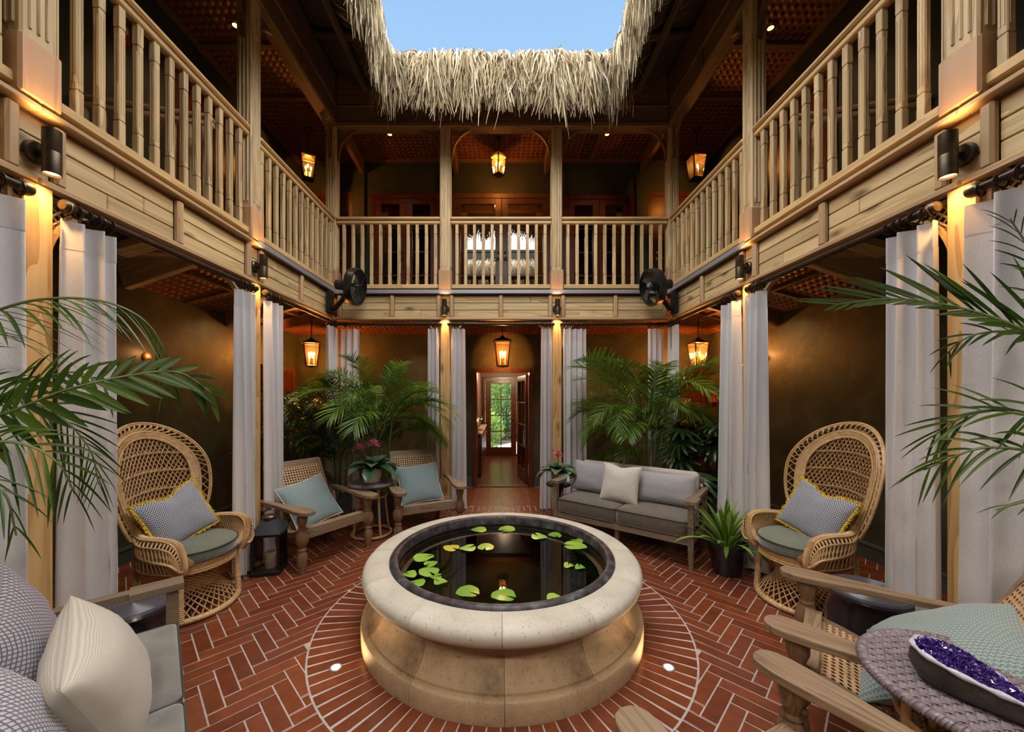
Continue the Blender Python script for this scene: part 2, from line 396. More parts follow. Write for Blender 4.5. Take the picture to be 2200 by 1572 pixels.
def plaster(name, c1, c2, c3):
    m, N, L, B = new_mat(name); g = N.new('ShaderNodeNewGeometry')
    n = N.new('ShaderNodeTexNoise'); n.inputs['Scale'].default_value = 2.2; n.inputs['Detail'].default_value = 8; n.inputs['Roughness'].default_value = .68; L.new(g.outputs['Position'], n.inputs['Vector'])
    r = ramp(N, [(.32, c1), (.5, c2), (.68, c3)]); L.new(n.outputs[0], r.inputs[0]); L.new(r.outputs[0], B.inputs['Base Color'])
    B.inputs['Roughness'].default_value = .5
    n2 = N.new('ShaderNodeTexNoise'); n2.inputs['Scale'].default_value = 16; n2.inputs['Detail'].default_value = 5; L.new(g.outputs['Position'], n2.inputs['Vector']); bumped(N, L, B, n2.outputs[0], .006, .4)
    return m
wall_m = plaster('olive_plaster', (.034,.038,.028), (.052,.055,.038), (.100,.098,.062))
wall_up = plaster('dark_green_plaster', (.030,.040,.036), (.042,.054,.048), (.058,.070,.060))
base_m = plain('grey_green_paint', (.075,.09,.08), .45)
deck_m = plain('deck_boards', (.14,.09,.06), .6, var=.2)

def woven(name, c1, c2, scale):
    m, N, L, B = new_mat(name); g = N.new('ShaderNodeNewGeometry')
    mp = N.new('ShaderNodeMapping'); mp.inputs['Rotation'].default_value = (0,0,PI/4); L.new(g.outputs['Position'], mp.inputs['Vector'])
    sc = N.new('ShaderNodeVectorMath'); sc.operation = 'MULTIPLY'; sc.inputs[1].default_value = (scale,scale,.0); L.new(mp.outputs[0], sc.inputs[0])
    ck = N.new('ShaderNodeTexChecker'); ck.inputs['Scale'].default_value = 1.0; L.new(sc.outputs[0], ck.inputs['Vector'])
    ck.inputs[1].default_value = (*c1,1); ck.inputs[2].default_value = (*c2,1)
    L.new(ck.outputs[0], B.inputs['Base Color']); B.inputs['Roughness'].default_value = .5
    s1 = N.new('ShaderNodeSeparateXYZ'); L.new(sc.outputs[0], s1.inputs[0])
    hs = []
    for i in range(2):
        k = N.new('ShaderNodeMath'); k.operation = 'MULTIPLY'; k.inputs[1].default_value = PI; L.new(s1.outputs[i], k.inputs[0])
        q = N.new('ShaderNodeMath'); q.operation = 'SINE'; L.new(k.outputs[0], q.inputs[0])
        q2 = N.new('ShaderNodeMath'); q2.operation = 'ABSOLUTE'; L.new(q.outputs[0], q2.inputs[0]); hs.append(q2)
    mxh = N.new('ShaderNodeMix'); L.new(ck.outputs[1], mxh.inputs[0]); L.new(hs[0].outputs[0], mxh.inputs[2]); L.new(hs[1].outputs[0], mxh.inputs[3])
    bumped(N, L, B, mxh.outputs[0], .02, .8); return m
mat_ceil = woven('woven_matting', (.27,.09,.042), (.16,.05,.025), 17.0)

curtain_m, N, L, B = new_mat('curtain_linen')
t = N.new('ShaderNodeTexCoord'); n = N.new('ShaderNodeTexNoise'); n.inputs['Scale'].default_value = 260; n.inputs['Detail'].default_value = 1; L.new(t.outputs['Object'], n.inputs['Vector'])
r = ramp(N, [(.3, (.67,.65,.655)), (.7, (.83,.81,.815))]); L.new(n.outputs[0], r.inputs[0]); L.new(r.outputs[0], B.inputs['Base Color']); B.inputs['Roughness'].default_value = .9; B.inputs['Specular IOR Level'].default_value = .1
bumped(N, L, B, n.outputs[0], .001, .4)
tr = N.new('ShaderNodeBsdfTranslucent'); tr.inputs[0].default_value = (.66,.63,.64,1); mx = N.new('ShaderNodeMixShader'); mx.inputs[0].default_value = .15
L.new(B.outputs[0], mx.inputs[1]); L.new(tr.outputs[0], mx.inputs[2]); L.new(mx.outputs[0], N['Material Output'].inputs['Surface'])
heading_m = curtain_m.copy(); heading_m.name = 'curtain_heading'
heading_m.node_tree.nodes['Mix Shader'].inputs[0].default_value = .3

leaf_areca = leaf_mat('areca_leaf', (.025,.085,.008), (.19,.33,.035), .32, .3)
leaf_deep = leaf_mat('deep_leaf', (.012,.042,.010), (.04,.10,.022), .28, .2)
leaf_near = leaf_mat('kentia_leaf', (.014,.044,.004), (.07,.135,.012), .42, .3)
leaf_lime = leaf_mat('lime_leaf', (.15,.27,.045), (.32,.45,.11), .35, .3)
garden_leaf = leaf_mat('garden_leaf', (.12,.24,.04), (.36,.52,.13), .6, .4)
leaf_brom = leaf_mat('bromeliad_leaf', (.03,.085,.035), (.15,.24,.16), .3, .15)
stem_m = plain('green_stem', (.11,.15,.045), .5, var=.25, nscale=10)
stem_d = plain('dark_stem', (.035,.04,.02), .6)
pad_m = leaf_mat('lily_pad', (.15,.33,.035), (.32,.50,.075), .3, .1)
pad_y = leaf_mat('yellowing_pad', (.55,.50,.05), (.60,.52,.06), .3, .1)
soil_m = plain('soil', (.03,.02,.014), .9)
amber = glass_mat('amber_glass', (1.0,.70,.34), .05, .05, .02)
clear = glass_mat('clear_glass', (.96,.97,.97), .03)
dark_glass = glass_mat('dark_door_glass', (.30,.32,.33), .16, .0)
mirror_glass = glass_mat('coated_door_glass', (.5,.5,.5), .62, .0)
bulb_m = plain('warm_bulb', (1,.8,.5), .4, emit=(1.0,.50,.13), es=22)
glow_m = plain('lamp_face', (1,.8,.5), .4, emit=(1.0,.56,.17), es=5)
amber_lens = plain('amber_lens', (1,.7,.4), .4, emit=(1.0,.50,.10), es=3.2)
glowc_m = plain('led_face', (1,.95,.9), .4, emit=(1.0,.86,.70), es=3.0)
WARM = (1.0,.46,.14)
def lamp(name, kind, loc, power, parent=None, color=WARM, radius=.03, direction=None, size=1.2, blend=.6):
    d = bpy.data.lights.new(name, kind); d.energy = power; d.color = color; d.shadow_soft_size = radius
    if kind == 'SPOT': d.spot_size = size; d.spot_blend = blend
    o = bpy.data.objects.new(name, d); COL.objects.link(o); o.location = loc
    if parent: o.parent = parent
    if direction is not None: o.rotation_euler = V(direction).to_track_quat('-Z','Y').to_euler()
    return o
def wm(o):
    M = Matrix.Identity(4)
    while o is not None: M = o.matrix_basis @ M; o = o.parent
    return M
def wbar(name, p0, p1, w, h, mat, parent, up=V((0,0,1)), bev=.004):
    """bar given in world coordinates under any parent"""
    o = bar(name, p0, p1, w, h, mat, parent, up, bev)
    if parent is not None: o.matrix_basis = wm(parent).inverted() @ o.matrix_basis
    return o
def wbuild(mb, name, mat, parent, smooth=None, recalc=True):
    return mb.build(name, mat, parent, wm(parent).inverted() if parent else None, smooth, recalc)

XF, YF = 2.345, 5.38           # courtyard faces of the side and back galleries
XW, YW = 3.60, 6.75            # gallery walls
def P(side, s, d, z):
    if side == 'left': return V((-XF-d, s, z))
    if side == 'right': return V((XF+d, s, z))
    return V((s, YF+d, z))
DIR = {'left': V((-1,0,0)), 'right': V((1,0,0)), 'back': V((0,1,0))}
POSTS = {'left': (1.935, 3.65), 'right': (1.955, 3.67), 'back': (-.805, .770)}

# ---------------------------------------------------------------- walls, floors, ceilings
def wallmesh(name, boxes, mat, kind='structure'):
    mb = MB()
    for b in boxes: mb.box(*b)
    o = mb.build(name, mat); o['kind'] = kind; return o
DOOR_X0, DOOR_X1, DOOR_Z = -.445, .475, 2.03
wallmesh('wall_back', [(-XW-.2, DOOR_X0, YW, YW+.15, 0, 3.05), (DOOR_X1, XW+.2, YW, YW+.15, 0, 3.05), (DOOR_X0, DOOR_X1, YW, YW+.15, DOOR_Z, 3.05)], wall_m)
wallmesh('wall_left', [(-XW-.15, -XW, -1.2, YW+.15, 0, 3.05)], wall_m)
wallmesh('wall_right', [(XW, XW+.15, -1.2, YW+.15, 0, 3.05)], wall_m)
wallmesh('wall_upper_back', [(-XW-.2, XW+.2, YW, YW+.15, 3.05, 7.3)], wall_up)
wallmesh('wall_upper_left', [(-XW-.15, -XW, -1.0, YW, 3.05, 7.2)], wall_up)
wallmesh('wall_upper_right', [(XW, XW+.15, -1.0, YW, 3.05, 7.2)], wall_up)
wallmesh('wall_front', [(-XW-.15, XW+.15, -1.35, -1.2, 0, 7.2)], wall_m)
wallmesh('floor_upper_front', [(-XF-.05, XF+.05, -1.2, .30, 3.0, 3.08)], deck_m)
# skirting, plain panel joints
for nm, bx in (('baseboard_left', [(-XW, -XW+.025, .0, YW, 0, .16), (-XW, -XW+.035, .0, YW, .135, .15)]),
               ('baseboard_right', [(XW-.025, XW, .0, YW, 0, .16), (XW-.035, XW, .0, YW, .135, .15)]),
               ('baseboard_back', [(-XW, DOOR_X0-.09, YW-.025, YW, 0, .17), (DOOR_X1+.09, XW, YW-.025, YW, 0, .17)])):
    wallmesh(nm, bx, base_m)
wallmesh('trim_1', [(-XW, -XW+.012, 3.16, 3.19, 0, 2.67)], base_m)
wallmesh('trim_2', [(XW-.012, XW, 3.16, 3.19, 0, 2.67)], base_m)
# upper gallery deck
wallmesh('floor_upper_left', [(-XW, -XF-.05, -1.0, YW, 3.0, 3.08)], deck_m)
wallmesh('floor_upper_right', [(XF+.05, XW, -1.0, YW, 3.0, 3.08)], deck_m)
wallmesh('floor_upper_back', [(-XF-.05, XF+.05, YF+.05, YW, 3.0, 3.08)], deck_m)
# lower ceilings of woven matting, falling towards the walls, mitred at the corners
def slab(name, top, th, mat):
    mb = MB(); n = len(top)
    vs = [V(p) for p in top]+[V(p)+V((0,0,th)) for p in top]
    mb.add(vs, [tuple(range(n)), tuple(reversed(range(n,2*n)))]+[(i,(i+1)%n,n+(i+1)%n,n+i) for i in range(n)])
    o = mb.build(name, mat); o['kind'] = 'structure'; return o
xi, yi = XF+.06, YF+.06
slab('ceiling_lower_left', [(-XW,3.66,2.67),(-xi,3.66,2.99),(-xi,yi,2.99),(-XW,YW,2.67)], .02, mat_ceil)
slab('ceiling_lower_right', [(XW,3.66,2.67),(xi,3.66,2.99),(xi,yi,2.99),(XW,YW,2.67)], .02, mat_ceil)
slab('ceiling_lower_back', [(-XW,YW,2.68),(-xi,yi,2.99),(xi,yi,2.99),(XW,YW,2.68)], .02, mat_ceil)
CZ = 5.75
slab('ceiling_upper_left', [(-XW,-1,CZ),(-XF-.12,-1,CZ),(-XF-.12,YF+.1,CZ),(-XW,YW,CZ)], .03, mat_ceil)
slab('ceiling_upper_right', [(XW,-1,CZ),(XF+.12,-1,CZ),(XF+.12,YF+.1,CZ),(XW,YW,CZ)], .03, mat_ceil)
slab('ceiling_upper_back', [(-XW,YW,CZ),(-XF-.12,YF+.1,CZ),(XF+.12,YF+.1,CZ),(XW,YW,CZ)], .03, mat_ceil)

# ceiling joists: level ones upstairs, sloping rafters downstairs
cj = struct('trim_3')
for sgn in (-1, 1):
    for y in (1.94, 3.66):
        wbar('joist', (sgn*(XF+.1), y, 5.62), (sgn*XW, y, 5.62), .09, .24, beam_m, cj)
    for y in (2.8, 4.5, 5.3):
        wbar('batten', (sgn*(XF+.1), y, 5.725), (sgn*XW, y, 5.725), .07, .05, beam_m, cj)
    wbar('joist', (sgn*2.40, YF+.1, 5.62), (sgn*2.46, YW, 5.62), .07, .24, beam_m, cj)
    wbar('batten', (sgn*(XW-.03), .0, 5.72), (sgn*(XW-.03), YW, 5.72), .06, .06, beam_m, cj)
for x in (-.81, .77):
    wbar('joist', (x, YF+.14, 5.62), (x, YW, 5.62), .07, .24, beam_m, cj)
wbar('batten', (-XW, YW-.03, 5.73), (XW, YW-.03, 5.73), .06, .05, beam_m, cj)
wbar('batten', (1.55, YF+.14, 5.72), (1.55, YW, 5.72), .08, .06, beam_m, cj)
lr = struct('trim_4')
for sgn in (-1, 1):
    wbar('rafter', (sgn*(XF+.13), 5.0, 2.90), (sgn*XW, 5.0, 2.585), .07, .18, beam_m, lr)
    wbar('stair_stringer', (sgn*2.80, 3.61, 3.035), (sgn*(XW-.005), 3.61, 2.76), .07, .33, pine, lr, bev=.006)
    wbar('blocking', (sgn*2.95, 3.50, 2.93), (sgn*(XW-.02), 3.50, 2.93), .14, .10, pine, lr)
    wbar('blocking', (sgn*2.95, 3.33, 2.97), (sgn*3.35, 3.33, 2.86), .16, .07, pine, lr)
    wbar('batten', (sgn*(XF+.12), 2.6, 2.97), (sgn*XW, 2.6, 2.97), .08, .06, beam_m, lr)
    wbar('purlin', (sgn*3.05, 3.7, 2.80), (sgn*3.05, YF+.5, 2.80), .05, .05, beam_m, lr)
    for y in (4.35, 5.7):
        wbar('batten', (sgn*(XF+.08), y, 2.965), (sgn*XW, y, 2.655), .05, .03, beam_m, lr)

# ---------------------------------------------------------------- balcony fascia: planks framed by stiles and rails
def facia(name, side, s0, s1, stiles, flash):
    t = struct(name)
    # backing
    a = P(side, s0, .062, 2.675); b = P(side, s1, .12, 3.07)
    MB().box(min(a.x,b.x), max(a.x,b.x), min(a.y,b.y), max(a.y,b.y), 2.675, 3.07).build('backing_board', beam_m, t)
    st = sorted(stiles)
    edges = [s0]+[q for s_ in st for q in (s_-.028, s_+.028)]+[s1]
    zs = [2.712, 2.812, 2.914, 3.014]
    for i in range(0, len(edges), 2):
        a, b = edges[i], edges[i+1]
        if b-a < .03: continue
        for k in range(3):
            cuts = [a, b]
            if b-a > .5 and R.random() < .45: cuts = [a, a+(b-a)*R.uniform(.3,.75), b]
            for q in range(len(cuts)-1):
                w = cuts[q+1]-cuts[q]
                wbar('plank', P(side, cuts[q]+.0015, .048, (zs[k]+zs[k+1])/2), P(side, cuts[q+1]-.0015, .048, (zs[k]+zs[k+1])/2), .03, zs[k+1]-zs[k]-.006, plank_m, t, bev=.004)
    for s_ in st:
        wbar('stile', P(side, s_, .02, 2.705), P(side, s_, .02, 3.02), .056, .045, trim_m, t, up=DIR[side], bev=.012)
    cut = [s0]+list(POSTS[side])+[s1]
    for i in range(len(cut)-1):
        wbar('bottom_rail', P(side, cut[i], .02, 2.688), P(side, cut[i+1], .02, 2.688), .05, .044, trim_m, t, bev=.01)
        wbar('cap_rail', P(side, cut[i], .035, 3.052), P(side, cut[i+1], .035, 3.052), .11, .03, trim_m if not flash(cut[i]) else beam_m, t, bev=.006)
        if flash(cut[i]):
            wbar('flashing', P(side, cut[i], -.012, 3.062), P(side, cut[i+1], -.012, 3.062), .02, .052, flash_m, t, bev=.003)
    return t
facia('trim_5', 'left', .35, YF, [1.835, 2.035, 2.795, 3.555, 3.745, 4.50, 5.30, 1.05], lambda s: s > 3)
facia('trim_6', 'right', .35, YF, [1.855, 2.055, 2.815, 3.57, 3.765, 4.52, 5.30, 1.05], lambda s: s > 3)
facia('trim_7', 'back', -XF, XF, [-2.30, -1.555, -.895, -.715, -.02, .68, .86, 1.60, 2.30], lambda s: True)

t = struct('trim_20')          # front balcony, seen only in the upstairs glass
for z in (2.762, 2.863, 2.964): wbar('plank', (-XF,.26,z), (XF,.26,z), .03, .096, plank_m, t)
wbar('bottom_rail', (-XF,.27,2.688), (XF,.27,2.688), .05, .044, trim_m, t); wbar('cap_rail', (-XF,.26,3.052), (XF,.26,3.052), .11, .03, trim_m, t)
# ---------------------------------------------------------------- posts
POS_TXT = {('left',0): 'nearest on the left side', ('left',1): 'second along the left side', ('right',0): 'nearest on the right side', ('right',1): 'second along the right side',
           ('back',0): 'left of the central doorway', ('back',1): 'right of the central doorway'}
def lower_post(side, i):
    s = POSTS[side][i]; d = .07
    b = P(side, s, d, 0)
    t = thing('timber_post', 'square yellow pine ground-floor post, '+POS_TXT[(side,i)]+', between two curtains', 'post', b, 0, 'ground-floor posts')
    bar('shaft', (0,0,.0), (0,0,2.675), .135, .135, post_m_x, t, up=V((0,1,0)), bev=.008)
    bar('plinth', (0,0,.0), (0,0,.18), .155, .155, post_m_x, t, up=V((0,1,0)), bev=.006)
    for q in (-1, 1):                          # fretwork bracket under the beam, one to each side
        mb = MB(); fret(mb, .34, .36)
        D = {'left': (PI/2 if q > 0 else -PI/2), 'right': (PI/2 if q > 0 else -PI/2), 'back': (0 if q > 0 else PI)}[side]
        mb.build('bracket', rail_m, t, TR(0,0,2.66,0,0,D) @ TR(.068,0,0))
    return t
post_m_x = wood('yellow_pine_shaft', (.62,.41,.18), (.36,.17,.05), 'X', .8, .75, .5, 8.0)
def fret(mb, w, h):
    """quarter-arch bracket with a pierced lattice web; corner at the origin, spreading to +X and down"""
    n = 12
    arc = [(w*(1-math.cos(PI/2*k/n)) , -h*(1-math.sin(PI/2*k/n))) for k in range(n+1)]   # from (0,-h) to (w,0)
    arc = [(w-(w)*math.cos(PI/2*k/n), -h+h*math.sin(PI/2*k/n)) for k in range(n+1)]
    pts = [V((x+.012, 0, z)) for x, z in arc]
    mb.sweep(pts, .045, .022)
    mb.box(0, w+.03, -.022, .022, -.022, 0); mb.box(0, .018, -.022, .022, -h-.03, 0)
    st = .034
    for fam in (1, -1):                       # web of crossing slats
        k = -20
        while k < 40:
            c = k*st*1.414; best = []
            for q in range(41):
                x = w*q/40; z = -(x*fam+c) if fam > 0 else -(-x+c)
                if z > -.015 or x < .01: continue
                # outside the arch opening?
                if ((w-x)/w)**2 + ((z+h)/h)**2 < 1.0 and z > -h: 
                    inside = ((w-x)/w)**2 + ((z+h)/h)**2
                    # opening is the quarter ellipse centred at (w,-h)
                    if inside < 1: continue
                if z < -h: continue
                best.append(V((x, 0, z)))
            if len(best) > 1:
                mb.tube([best[0], best[-1]], .006, 4)
            k += 1
def upper_post(side, s, lab, br=(1,1), w=.145):
    d = .075; b = P(side, s, d, 3.06)
    t = thing('timber_post', lab, 'post', b, 0, 'balcony posts')
    H = 5.40-3.06
    MBp = MB()
    bar('shaft', (0,0,.0), (0,0,H), w, w, pine_x, t, up=V((0,1,0)), bev=.01)
    for nx, ny in ((1,0),(-1,0),(0,1),(0,-1)):        # raised reeds on each face
        for q in (-.036, 0, .036):
            c = V((nx*w/2 + (q if ny else 0), ny*w/2 + (q if nx else 0), 0))
            bar('reed', c+V((0,0,.36)), c+V((0,0,H-.42)), .016, .016, pine_x, t, up=V((0,1,0)), bev=.006)
    bar('collar', (0,0,.02), (0,0,.315), w+.042, w+.042, collar_m, t, up=V((0,1,0)), bev=.012)
    for q, on_ in zip((-1, 1), br):
        if not on_: continue
        mb = MB(); fret(mb, .36, .42)
        D = {'left': (PI/2 if q > 0 else -PI/2), 'right': (PI/2 if q > 0 else -PI/2), 'back': (0 if q > 0 else PI)}[side]
        mb.build('bracket', beam_m, t, TR(0,0,H-.0,0,0,D) @ TR(w/2,0,0))
    return t
pine_x = wood('pale_pine_shaft', (.60,.45,.245), (.32,.20,.085), 'X', 1.0, .35, .55, 5.0)
for sd in ('left', 'right'):
    for i in (0, 1): lower_post(sd, i)
for i in (0, 1): lower_post('back', i)
upper_post('left', POSTS['left'][0], 'broad reeded balcony post with smooth cedar collar above the near left wall light')
upper_post('left', POSTS['left'][1], 'reeded balcony post on the left side above the second left wall light')
upper_post('right', POSTS['right'][0], 'broad reeded balcony post with paint-flecked collar above the near right wall light')
upper_post('right', POSTS['right'][1], 'reeded balcony post on the right side above the second right wall light')
upper_post('back', POSTS['back'][0], 'balcony post left of the central upstairs doors')
upper_post('back', POSTS['back'][1], 'balcony post right of the central upstairs doors')
for sgn, sd in ((-1,'left'), (1,'right')):
    t = upper_post(sd, YF+.075, 'reeded corner balcony post above the '+sd+' wall fan', (1,0))
    mb = MB(); fret(mb, .36, .42); mb.build('bracket', beam_m, t, TR(0,0,5.40-3.06,0,0,0 if sgn < 0 else PI) @ TR(.0725,0,0))

# ---------------------------------------------------------------- balustrades
_bm = MB()
for z0, z1, h, b in ((0,.137,.0215,.004), (.1405,.7155,.021,.005), (.719,.855,.0215,.004)):
    _bm.cbox(h*2, h*2, z1-z0, b, TR(0,0,(z0+z1)/2))
for nx, ny in ((1,0),(-1,0),(0,1),(0,-1)):
    for q in (-.008, .008):
        c = V((nx*.021+(q if ny else 0), ny*.021+(q if nx else 0), .43)); _bm.box(c.x-.0025, c.x+.0025, c.y-.0025, c.y+.0025, .18, .675)
_bm.box(-.017,.017,-.017,.017,.13,.73)
bal_mesh = _bm.mesh('baluster')
def railing(name, A, B, n, lab, first=None, end=None, cat='railing', grp='balcony railings'):
    A = V(A); B = V(B); c = (A+B)/2; t = thing(name, lab, cat, (c.x, c.y, 3.08), 0, grp)
    z = V((0,0,1)); u = (B-A).normalized()
    def q(p, h): return V((p.x, p.y, h))
    wbar('cap_rail', q(A,4.104), q(B,4.104), .105, .042, rail_m, t, bev=.012)
    wbar('handrail', q(A,4.055), q(B,4.055), .062, .05, rail_m, t, bev=.01)
    wbar('bottom_rail', q(A,3.142), q(B,3.142), .075, .064, rail_m, t, bev=.01)
    L = (B-A).length; first = L/(n)*.5 if first is None else first; end = first if end is None else end
    ang = math.atan2(u.y, u.x)
    for i in range(n):
        p = A+u*(first+(L-first-end)*i/max(1,n-1))
        obj('baluster', bal_mesh, pine_z, t, wm(t).inverted() @ TR(p.x, p.y, 3.172, 0, 0, ang))
dr = .05
for sd in ('left','right'):
    a, b = POSTS[sd]; pr = lambda s: P(sd, s, dr, 0)
    railing('balcony_railing', pr(.45), pr(a-.075), 11, 'balcony railing at the near '+sd+' corner, cut off by the picture edge')
    railing('balcony_railing', pr(a+.075), pr(b-.075), 13, 'long '+sd+' balcony railing of pale balusters between the two near posts', .02, .10)
    railing('balcony_railing', pr(b+.075), pr(YF), 13, 'far '+sd+' balcony railing ending at the corner post')
    # railing across the gallery behind
    sg = -1 if sd == 'left' else 1
    railing('gallery_railing', (sg*(XW-.01), 3.21, 0), (sg*2.62, 3.47, 0), 8, 'short railing crossing the upstairs '+sd+' gallery behind its balusters', grp='gallery railings')
p0, p1 = POSTS['back']
railing('balcony_railing', (-XF, YF+dr, 0), (p0-.072, YF+dr, 0), 11, 'back balcony railing in the left bay, behind the left wall fan', .10, .07)
railing('balcony_railing', (p0+.072, YF+dr, 0), (p1-.072, YF+dr, 0), 11, 'back balcony railing in the middle bay before the bright double doors', .09)
railing('balcony_railing', (p1+.072, YF+dr, 0), (XF, YF+dr, 0), 11, 'back balcony railing in the right bay, behind the right wall fan', .09, .10)

# ---------------------------------------------------------------- eaves beams
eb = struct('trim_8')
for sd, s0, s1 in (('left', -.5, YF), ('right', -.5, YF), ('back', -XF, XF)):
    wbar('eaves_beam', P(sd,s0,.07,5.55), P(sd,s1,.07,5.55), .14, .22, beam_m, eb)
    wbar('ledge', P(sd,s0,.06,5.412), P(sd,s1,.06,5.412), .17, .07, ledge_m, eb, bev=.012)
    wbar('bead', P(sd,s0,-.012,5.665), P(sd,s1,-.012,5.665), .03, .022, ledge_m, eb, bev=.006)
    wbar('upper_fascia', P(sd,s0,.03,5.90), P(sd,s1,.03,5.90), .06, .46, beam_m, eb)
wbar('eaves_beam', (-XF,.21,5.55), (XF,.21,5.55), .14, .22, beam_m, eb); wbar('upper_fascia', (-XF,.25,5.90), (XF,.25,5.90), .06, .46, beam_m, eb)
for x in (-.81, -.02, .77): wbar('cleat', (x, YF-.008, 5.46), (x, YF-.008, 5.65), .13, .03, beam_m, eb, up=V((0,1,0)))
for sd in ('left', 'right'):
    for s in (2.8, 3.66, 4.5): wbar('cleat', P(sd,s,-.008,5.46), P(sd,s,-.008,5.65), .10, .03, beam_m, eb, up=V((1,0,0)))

# ---------------------------------------------------------------- thatched roofs
EX, EYb, EYf, EZ = 1.50, 4.84, .80, 5.58         # eave line of the opening (underside)
SL = .70; OUT = 2.45
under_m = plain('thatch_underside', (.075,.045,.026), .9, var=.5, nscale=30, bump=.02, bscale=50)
straw_m, N, L, B = new_mat('dry_thatch')
g = N.new('ShaderNodeNewGeometry'); r = ramp(N, [(0, (.12,.085,.045)), (.35, (.31,.235,.135)), (.7, (.54,.44,.27)), (.92, (.66,.58,.41)), (1, (.36,.34,.30))]); L.new(g.outputs['Random Per Island'], r.inputs[0]); L.new(r.outputs[0], B.inputs['Base Color'])
B.inputs['Roughness'].default_value = .75; B.inputs['Specular IOR Level'].default_value = .25
tr = N.new('ShaderNodeBsdfTranslucent'); L.new(r.outputs[0], tr.inputs['Color']); mx = N.new('ShaderNodeMixShader'); mx.inputs[0].default_value = .2
L.new(B.outputs[0], mx.inputs[1]); L.new(tr.outputs[0], mx.inputs[2]); L.new(mx.outputs[0], N['Material Output'].inputs['Surface'])
def roof(lab, e0, e1, o0, o1, n, seed, poles):
    """e0-e1 the eave, o0-o1 the outer edge, all at the underside"""
    rg = np.random.default_rng(seed)
    e0, e1, o0, o1 = V(e0), V(e1), V(o0), V(o1)
    t = thing('thatched_roof', lab, 'roof', ((e0+e1)/2))
    inv = wm(t).inverted()
    up = V((0,0,.30)); mb = MB()
    vs = [e0,e1,o1,o0,e0+up,e1+up,o1+up,o0+up]
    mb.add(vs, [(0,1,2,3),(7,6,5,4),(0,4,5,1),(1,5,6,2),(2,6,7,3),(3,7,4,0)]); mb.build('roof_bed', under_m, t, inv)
    u = np.array((e1-e0).normalized()); Ln = (e1-e0).length
    inn = np.array(((e0+e1)/2-(o0+o1)/2)); inn[2] = 0; inn /= np.linalg.norm(inn)       # towards the opening
    # strands: start up on the slope, flow over the eave and hang
    s = rg.uniform(-.05, Ln+.05, n); layer = rg.random(n)
    back = rg.uniform(.02, .75, n)**1.0
    top = .30*layer
    lump = .05*np.sin(s*5+seed)+.045*np.sin(s*13+seed*2)+.035*np.sin(s*29+seed)+.02*np.sin(s*61)
    hang = rg.uniform(.16, .50, n)*(1.0-.15*layer)+lump*1.1 + (rg.random(n) < .04)*rg.uniform(.05,.22,n)
    cl = np.sin(s*17+seed)+.7*np.sin(s*37+seed*3); drift = rg.normal(0, .06, n)+.05*cl; w = rg.uniform(.005, .0125, n)
    K = 6; base = np.array(e0); pts = np.zeros((n, K, 3))
    bulge = rg.uniform(.0, .17, n)*(.3+.7*layer)+lump*.6
    for k in range(K):
        if k < 2:
            bk = back*(1-k/2.0); off = -bk; z = top+bk*SL+.02*layer+(.03*layer if k == 1 else 0)
            al = drift*0.2*k
        else:
            q = (k-2)/(K-3); off = .03+bulge*math.sin(min(1,q*1.5+.25)*PI/2)+.02*q; z = top+.05*layer*(1-q)-hang*q**1.15*(1.0)-.02
            al = drift*(.4+q)+rg.normal(0,.022,n)*q
        pts[:,k,:] = base+np.outer(s+al, u)+np.outer(off, inn); pts[:,k,2] += z+(rg.normal(0,.008,n) if k else 0)
    tw = rg.uniform(-1.3, 1.3, n)
    side = np.outer(np.cos(tw), u)+np.outer(np.sin(tw), inn)
    vs = np.zeros((n, K, 2, 3)); prof = np.array([.7,1,1,.95,.75,.25])
    for k in range(K):
        ww = (w*prof[k])[:,None]*side
        vs[:,k,0,:] = pts[:,k,:]-ww; vs[:,k,1,:] = pts[:,k,:]+ww
    b = (np.arange(n)*K*2)[:,None]
    fl = []
    for k in range(K-1):
        fl.append(b+np.array([2*k, 2*k+1, 2*k+3, 2*k+2])[None,:])
    fc = np.concatenate(fl, 0)
    me = bpy.data.meshes.new('straw'); V_ = vs.reshape(-1,3)-np.array(t.location)
    me.vertices.add(len(V_)); me.vertices.foreach_set('co', V_.ravel())
    me.loops.add(fc.size); me.loops.foreach_set('vertex_index', fc.ravel().astype(np.int32))
    me.polygons.add(len(fc)); me.polygons.foreach_set('loop_start', np.arange(0, fc.size, 4, dtype=np.int32)); me.update(calc_edges=True); me.validate()
    o = obj('straw', me, straw_m, t); o['kind'] = 'stuff'
    # loose ends hanging under the roof bed
    for q in poles:
        a = e0.lerp(e1, q); c = o0.lerp(o1, q)
        wbar('rafter_pole', a.lerp(c, .03)-V((0,0,.05)), a.lerp(c, .6)-V((0,0,.05)), .085, .085, pole_m, t, bev=.03)
    a = e0.lerp(o0, .14)-V((0,0,.11)); c = e1.lerp(o1, .14)-V((0,0,.11)); wbar('purlin_pole', a, c, .09, .09, pole_m, t, bev=.03)
    return t
OX, OYb, OYf, OZ = EX+OUT, EYb+OUT, EYf-OUT, EZ+OUT*SL
roof('back thatched roof with shaggy straw fringe along the sky opening', (-EX,EYb,EZ), (EX,EYb,EZ), (-OX,OYb,OZ), (OX,OYb,OZ), 6500, 3, (.12,.37,.63,.88))
roof('left thatched roof edge with straw hanging over the left balcony', (-EX,EYf,EZ), (-EX,EYb,EZ), (-OX,OYf,OZ), (-OX,OYb,OZ), 7500, 5, (.18,.36,.52,.68,.84))
roof('right thatched roof edge with straw hanging over the right balcony', (EX,EYb,EZ), (EX,EYf,EZ), (OX,OYb,OZ), (OX,OYf,OZ), 7500, 8, (.16,.32,.48,.64,.82))
roof('front thatched roof seen only as a reflection in the upstairs glass', (EX,EYf,EZ), (-EX,EYf,EZ), (OX,OYf,6.65), (-OX,OYf,6.65), 4000, 9, (.25,.75))
